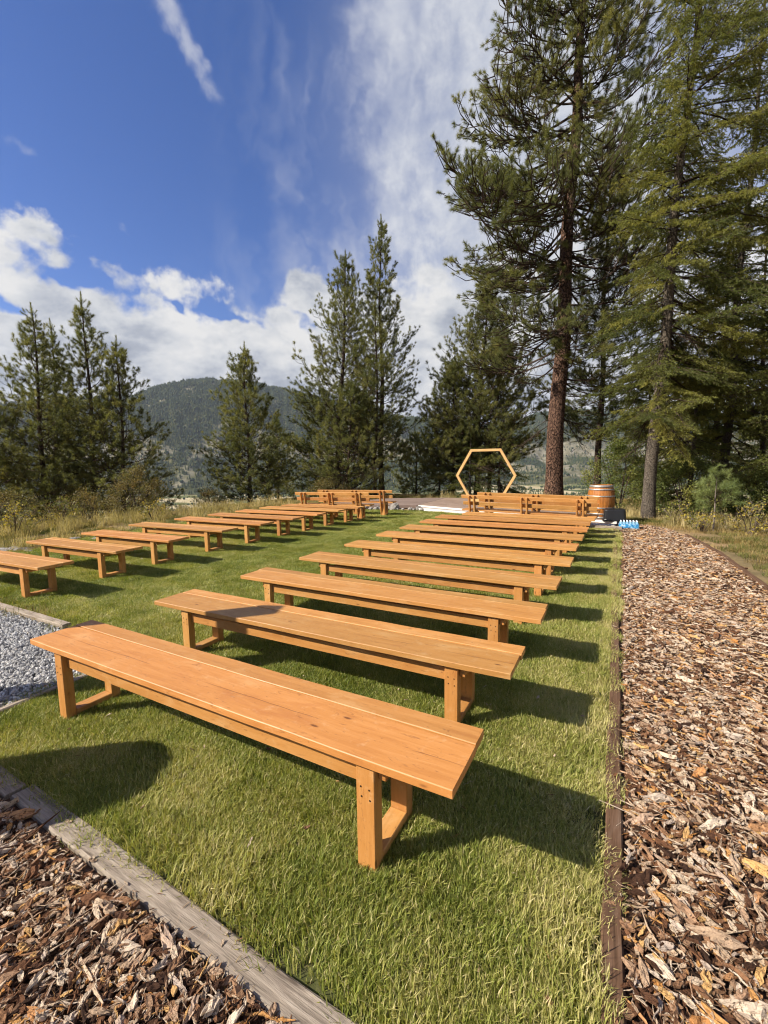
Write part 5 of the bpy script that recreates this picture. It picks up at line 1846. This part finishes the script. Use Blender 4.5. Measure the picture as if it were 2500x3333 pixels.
tree('fir_tree', 'low fir at the right edge of the photo', (5.0, 19.6), 6.5, 2.2, .3, 'fir', 30, group=GF, dens=1.2, dark=.05)
tree('fir_tree', 'low fir directly right of the grey trunk', (2.0, 17.6), 5.2, 2.0, .2, 'fir', 31, group=GF, dens=1.1, dark=.0)

# young sapling with soft long needles
YS = [pine_branch(600 + i, .55, 7, needle=.17, nn=60, upturn=.5, wid=.006, bare=.1, m_leaf=M_NEEDLE_YOUNG, thick=.6) for i in range(3)]
G_YOUNG = scatter_group('sapling_crown', YS)
sap = empty('sapling', (1.97, 12.85, 0), 0, 'bright green young pine sapling in the dry grass right of the path', 'sapling')
b = MB()
b.tube([(0, 0, -.05), (.01, 0, .4), (0, .01, .8), (.01, 0, 1.25)], [.022, .018, .013, .006], 8)
ob('trunk', b.mesh('trunk', [M_TWIG_GREY], True), sap)
rs = np.random.RandomState(2)
P, Ro, S = [], [], []
for i in range(20):
    zz = rs.uniform(.3, 1.25)
    P.append((0, 0, zz))
    Ro.append((rs.normal(0, .4), -R(8 + 50 * (zz - .3)), rs.uniform(0, 6.28)))
    S.append((1.0 - .5 * (zz - .28)) * rs.uniform(.75, 1.1))
scatter('crown', G_YOUNG, P, Ro, S, rs.randint(0, 3, 20), rs.uniform(0, 1, 20), sap)


# ------------------------------------------------------------------ bushes and weeds
def leaf_spray(seed, L, n, leaf, mat, m_wood=None):
    fb_ = FB(seed)
    rs_ = fb_.rs
    pts = [np.array([L * t, rs_.uniform(-.05, .05) * L, .12 * L * math.sin(t * 3)]) for t in (0, .33, .66, 1)]
    fb_.wood.tube(pts, [.006, .005, .004, .002], 3, False)
    for q in range(5):
        t = rs_.uniform(.2, .9)
        e = np.array([L * t, 0, 0]) + rs_.normal(0, .2 * L, 3)
        fb_.wood.tube([np.array([L * t, 0, 0]), e], [.003, .0015], 3, False)
    c_ = np.stack([rs_.uniform(.15, 1.05, n) * L, rs_.normal(0, .17, n) * L, rs_.normal(.03, .13, n) * L], 1)
    d = rs_.normal(0, 1, (n, 3)) * np.array([1, 1, .6])
    d /= np.linalg.norm(d, axis=1)[:, None]
    s_ = np.cross(d, rs_.normal(0, 1, (n, 3)))
    s_ /= np.linalg.norm(s_, axis=1)[:, None]
    le = leaf * rs_.uniform(.6, 1.2, n)[:, None]
    a, b_, c2, d2 = c_, c_ + d * le * .5 + s_ * le * .3, c_ + d * le, c_ + d * le * .5 - s_ * le * .3
    fb_.tri.append(np.stack([a, b_, c2], 1))
    fb_.tri.append(np.stack([a, c2, d2], 1))
    return fb_.mesh('leaf_spray', mat, m_wood or M_TWIG)


G_LEAF = scatter_group('bush_leaves', [leaf_spray(700 + i, .55, 110, .06, M_LEAF) for i in range(4)])
G_RUST = scatter_group('rust_leaves', [leaf_spray(710 + i, .5, 70, .05, M_LEAF_RUST) for i in range(4)])
G_YEL = scatter_group('weed_leaves', [leaf_spray(720 + i, .35, 22, .06, M_LEAF_YELLOW, M_TWIG_GREY) for i in range(4)])


def bush(name, label, xy, w_, h_, grp, n, seed, cat='bush', group=None, up_=.5, zoff=0):
    rs_ = np.random.RandomState(seed)
    t = empty(name, (xy[0], xy[1], tz(*xy) + zoff), 0, label, cat, group)
    b_ = MB()
    for q in range(7):
        a = rs_.uniform(0, 6.28)
        r_ = w_ * rs_.uniform(.1, .35)
        b_.tube([(0, 0, -.1), (math.cos(a) * r_ * .5, math.sin(a) * r_ * .5, h_ * .4), (math.cos(a) * r_, math.sin(a) * r_, h_ * .8)], [.018 * h_ ** .5, .012 * h_ ** .5, .005], 5)
    ob('stem', b_.mesh('stem', [M_TWIG]), t)
    ph = rs_.uniform(0, 6.28, n)
    u = rs_.uniform(0.02, 1, n)
    rad_ = w_ / 2 * np.sin(np.clip(u * 1.05 + .12, 0, 1) * PI) ** .6 * rs_.uniform(.25, 1.0, n) ** .6 * (0.8 + .4 * vnoise(ph * 2, u * 4, seed))
    P_ = np.stack([np.cos(ph) * rad_ * .8, np.sin(ph) * rad_ * .8, u * h_ * .92], 1)
    Ro_ = np.stack([rs_.normal(0, .5, n), -rs_.normal(up_, .35, n), ph + rs_.normal(0, .5, n)], 1)
    scatter('foliage', grp, P_, Ro_, rs_.uniform(.6, 1.15, n), rs_.randint(0, 4, n), rs_.uniform(0, 1, n), t)
    return t


bush('bush', 'leafy green bush beside the barrel and the grey fir trunk', (-0.05, 16.6), 2.4, 2.3, G_LEAF, 150, 1)
bush('bush', 'low leafy green bush at the foot of the grey fir trunk, right side', (1.7, 16.0), 2.2, 1.7, G_LEAF, 110, 2)
bush('bush', 'dark leafy bush in the shade right of the sapling', (3.6, 16.2), 2.4, 1.6, G_LEAF, 110, 3)
bush('bush', 'leafy bush low at the right edge of the photo', (5.0, 15.8), 2.2, 1.5, G_LEAF, 90, 4)
bush('bush', 'reddish brown bush in front of the left pine cluster', (-15.0, 9.4), 2.2, 1.7, G_RUST, 120, 5)
bush('bush', 'olive bush at the foot of the left cluster, beside the reddish bush', (-16.6, 8.6), 2.4, 1.0, G_RUST, 80, 6)
bush('bush', 'low rusty bush left of the single conical pine', (-16.6, 14.0), 1.6, .8, G_RUST, 60, 7)
bush('bush', 'green bush at the left edge behind the dry grass', (-16.8, 6.4), 2.4, 1.3, G_RUST, 100, 8)
bush('bush', 'low bush under the centre cluster behind the left backrest benches', (-11.8, 16.6), 2.2, 1.0, G_RUST, 90, 9)
for i, (x_, y_, w_, h_, lab) in enumerate(((-13.6, 5.3, 1.1, .75, 'yellow-leaved weed at the left edge of the photo, nearest'), (-14.2, 6.6, 1.2, .8, 'yellow-leaved weed left of the reddish bush'), (-13.0, 8.7, .8, .5, 'small yellow weed in the dry grass before the left cluster'),
                                            (1.35, 13.5, .7, .5, 'yellowish weed at the end of the mulch path by the grey trunk'), (2.55, 12.4, 1.0, .6, 'yellow-leaved weed just right of the sapling'), (3.4, 12.6, 1.1, .7, 'yellow-leaved weed near the right edge of the photo'), (1.7, 12.5, .6, .35, 'low yellow weed just left of the sapling'))):
    bush('weed', lab, (x_, y_), w_, h_, G_YEL, int(30 * w_), 30 + i, 'weed', 'yellow-leaved weeds', .9)


def tall_clump(seed, n, h0, h1, spread):
    rs_ = np.random.RandomState(seed)
    V, Fs = [], []
    for q in range(n):
        a, r_ = rs_.uniform(0, 6.28), spread * math.sqrt(rs_.uniform())
        x_, y_ = r_ * math.cos(a), r_ * math.sin(a)
        h_ = rs_.uniform(h0, h1)
        la, ti = rs_.uniform(0, 6.28), abs(rs_.normal(.2, .18))
        dx_, dy_ = math.cos(la) * ti, math.sin(la) * ti
        w_ = rs_.uniform(.003, .0055)
        sx_, sy_ = -math.sin(a) * w_, math.cos(a) * w_
        o_ = len(V)
        for t, ww in ((0, 1), (.5, .8), (.86, .5)):
            V += [(x_ + dx_ * h_ * t ** 1.7 - sx_ * ww, y_ + dy_ * h_ * t ** 1.7 - sy_ * ww, h_ * t), (x_ + dx_ * h_ * t ** 1.7 + sx_ * ww, y_ + dy_ * h_ * t ** 1.7 + sy_ * ww, h_ * t)]
        V.append((x_ + dx_ * h_, y_ + dy_ * h_, h_))
        Fs += [(o_, o_ + 1, o_ + 3), (o_, o_ + 3, o_ + 2), (o_ + 2, o_ + 3, o_ + 5), (o_ + 2, o_ + 5, o_ + 4), (o_ + 4, o_ + 5, o_ + 6)]
        if rs_.uniform() < .35:                                            # seed head
            o_ = len(V)
            c_ = np.array([x_ + dx_ * h_ * .93, y_ + dy_ * h_ * .93, h_ * .93])
            V += [tuple(c_ + np.array(p)) for p in ((.008, 0, -.02), (-.008, 0, 0), (dx_ * .1, dy_ * .1, .07))]
            V += [tuple(c_ + np.array(p)) for p in ((0, .008, -.02), (0, -.008, 0), (dx_ * .1, dy_ * .1, .07))]
            Fs += [(o_, o_ + 1, o_ + 2), (o_ + 3, o_ + 4, o_ + 5)]
    return proto('tall_grass_source', np_mesh('tall_grass', V, np.array(Fs), [M_DRYGRASS]))


G_TALL = scatter_group('tall_dry_grass', [tall_clump(800 + i, 40, .16, .48, .17) for i in range(4)] + [tall_clump(810 + i, 46, .06, .2, .2) for i in range(3)])
rs = np.random.RandomState(23)
pts_ = []
for (x0, y0, x1, y1, wd_, n_) in ((-13.8, 3.0, -14.4, 9.5, 1.2, 210), (-14.2, 9.5, -12.0, 15.0, 1.1, 170), (-11.8, 14.8, -6.2, 19.2, 1.0, 130), (1.0, 13.7, 3.2, 13.0, .4, 80), (3.0, 13.2, 6.5, 12.4, .5, 80), (-.2, 15.3, 1.2, 15.0, .5, 40), (-3.5, 19.2, 1.2, 17.6, .8, 60), (-11.3, 3.2, -11.9, 11.5, .5, 60)):
    t = rs.uniform(0, 1, n_)
    o_ = rs.normal(0, wd_ * .55, n_)
    L_ = math.hypot(x1 - x0, y1 - y0)
    pts_.append(np.stack([x0 + (x1 - x0) * t - (y1 - y0) / L_ * o_, y0 + (y1 - y0) * t + (x1 - x0) / L_ * o_], 1))
pts_ = np.concatenate(pts_)
k = ~in_poly(pts_[:, 0], pts_[:, 1], LAWN) & ~in_poly(pts_[:, 0], pts_[:, 1], PATH) & ~((pts_[:, 0] > -10.2) & (pts_[:, 0] < -.1) & (pts_[:, 1] > 13) & (pts_[:, 1] < 18.4))
pts_ = pts_[k]
n = len(pts_)
near_edge = pts_[:, 0] > -12.6
o = scatter('tall_grass', G_TALL, np.stack([pts_[:, 0], pts_[:, 1], terrain(pts_[:, 0], pts_[:, 1])], 1), np.stack([np.zeros(n), np.zeros(n), rs.uniform(0, 6.28, n)], 1), rs.uniform(.55, 1.0, n), np.where(rs.uniform(0, 1, n) < np.where(near_edge, .35, .62), rs.randint(0, 4, n), rs.randint(4, 7, n)), rs.uniform(0, 1, n))
tag(o, 'tall dry straw-coloured grass around the lawn', 'grass')

# ------------------------------------------------------------------ air
zlo = float(min(gz.min(), mz.min())) - 1.0
zhi = float(mz.max()) + 60.0
b = MB()
b.box((0, 0, (zlo + zhi) / 2), (17600, 17600, zhi - zlo), 1.0)
M_HAZE = bpy.data.materials.new('haze')
M_HAZE.use_nodes = True
nt = NT(M_HAZE.node_tree)
nt.n.clear()
nt.out = nt.node('ShaderNodeOutputMaterial')
pvn = nt.node('ShaderNodeVolumePrincipled', {'Color': (0.74, 0.83, 1.0, 1), 'Density': 3e-5, 'Anisotropy': 0.2})
nt.l.new(pvn.outputs[0], nt.out.inputs['Volume'])
tag(ob('haze', b.mesh('haze', [M_HAZE])), kind='stuff')
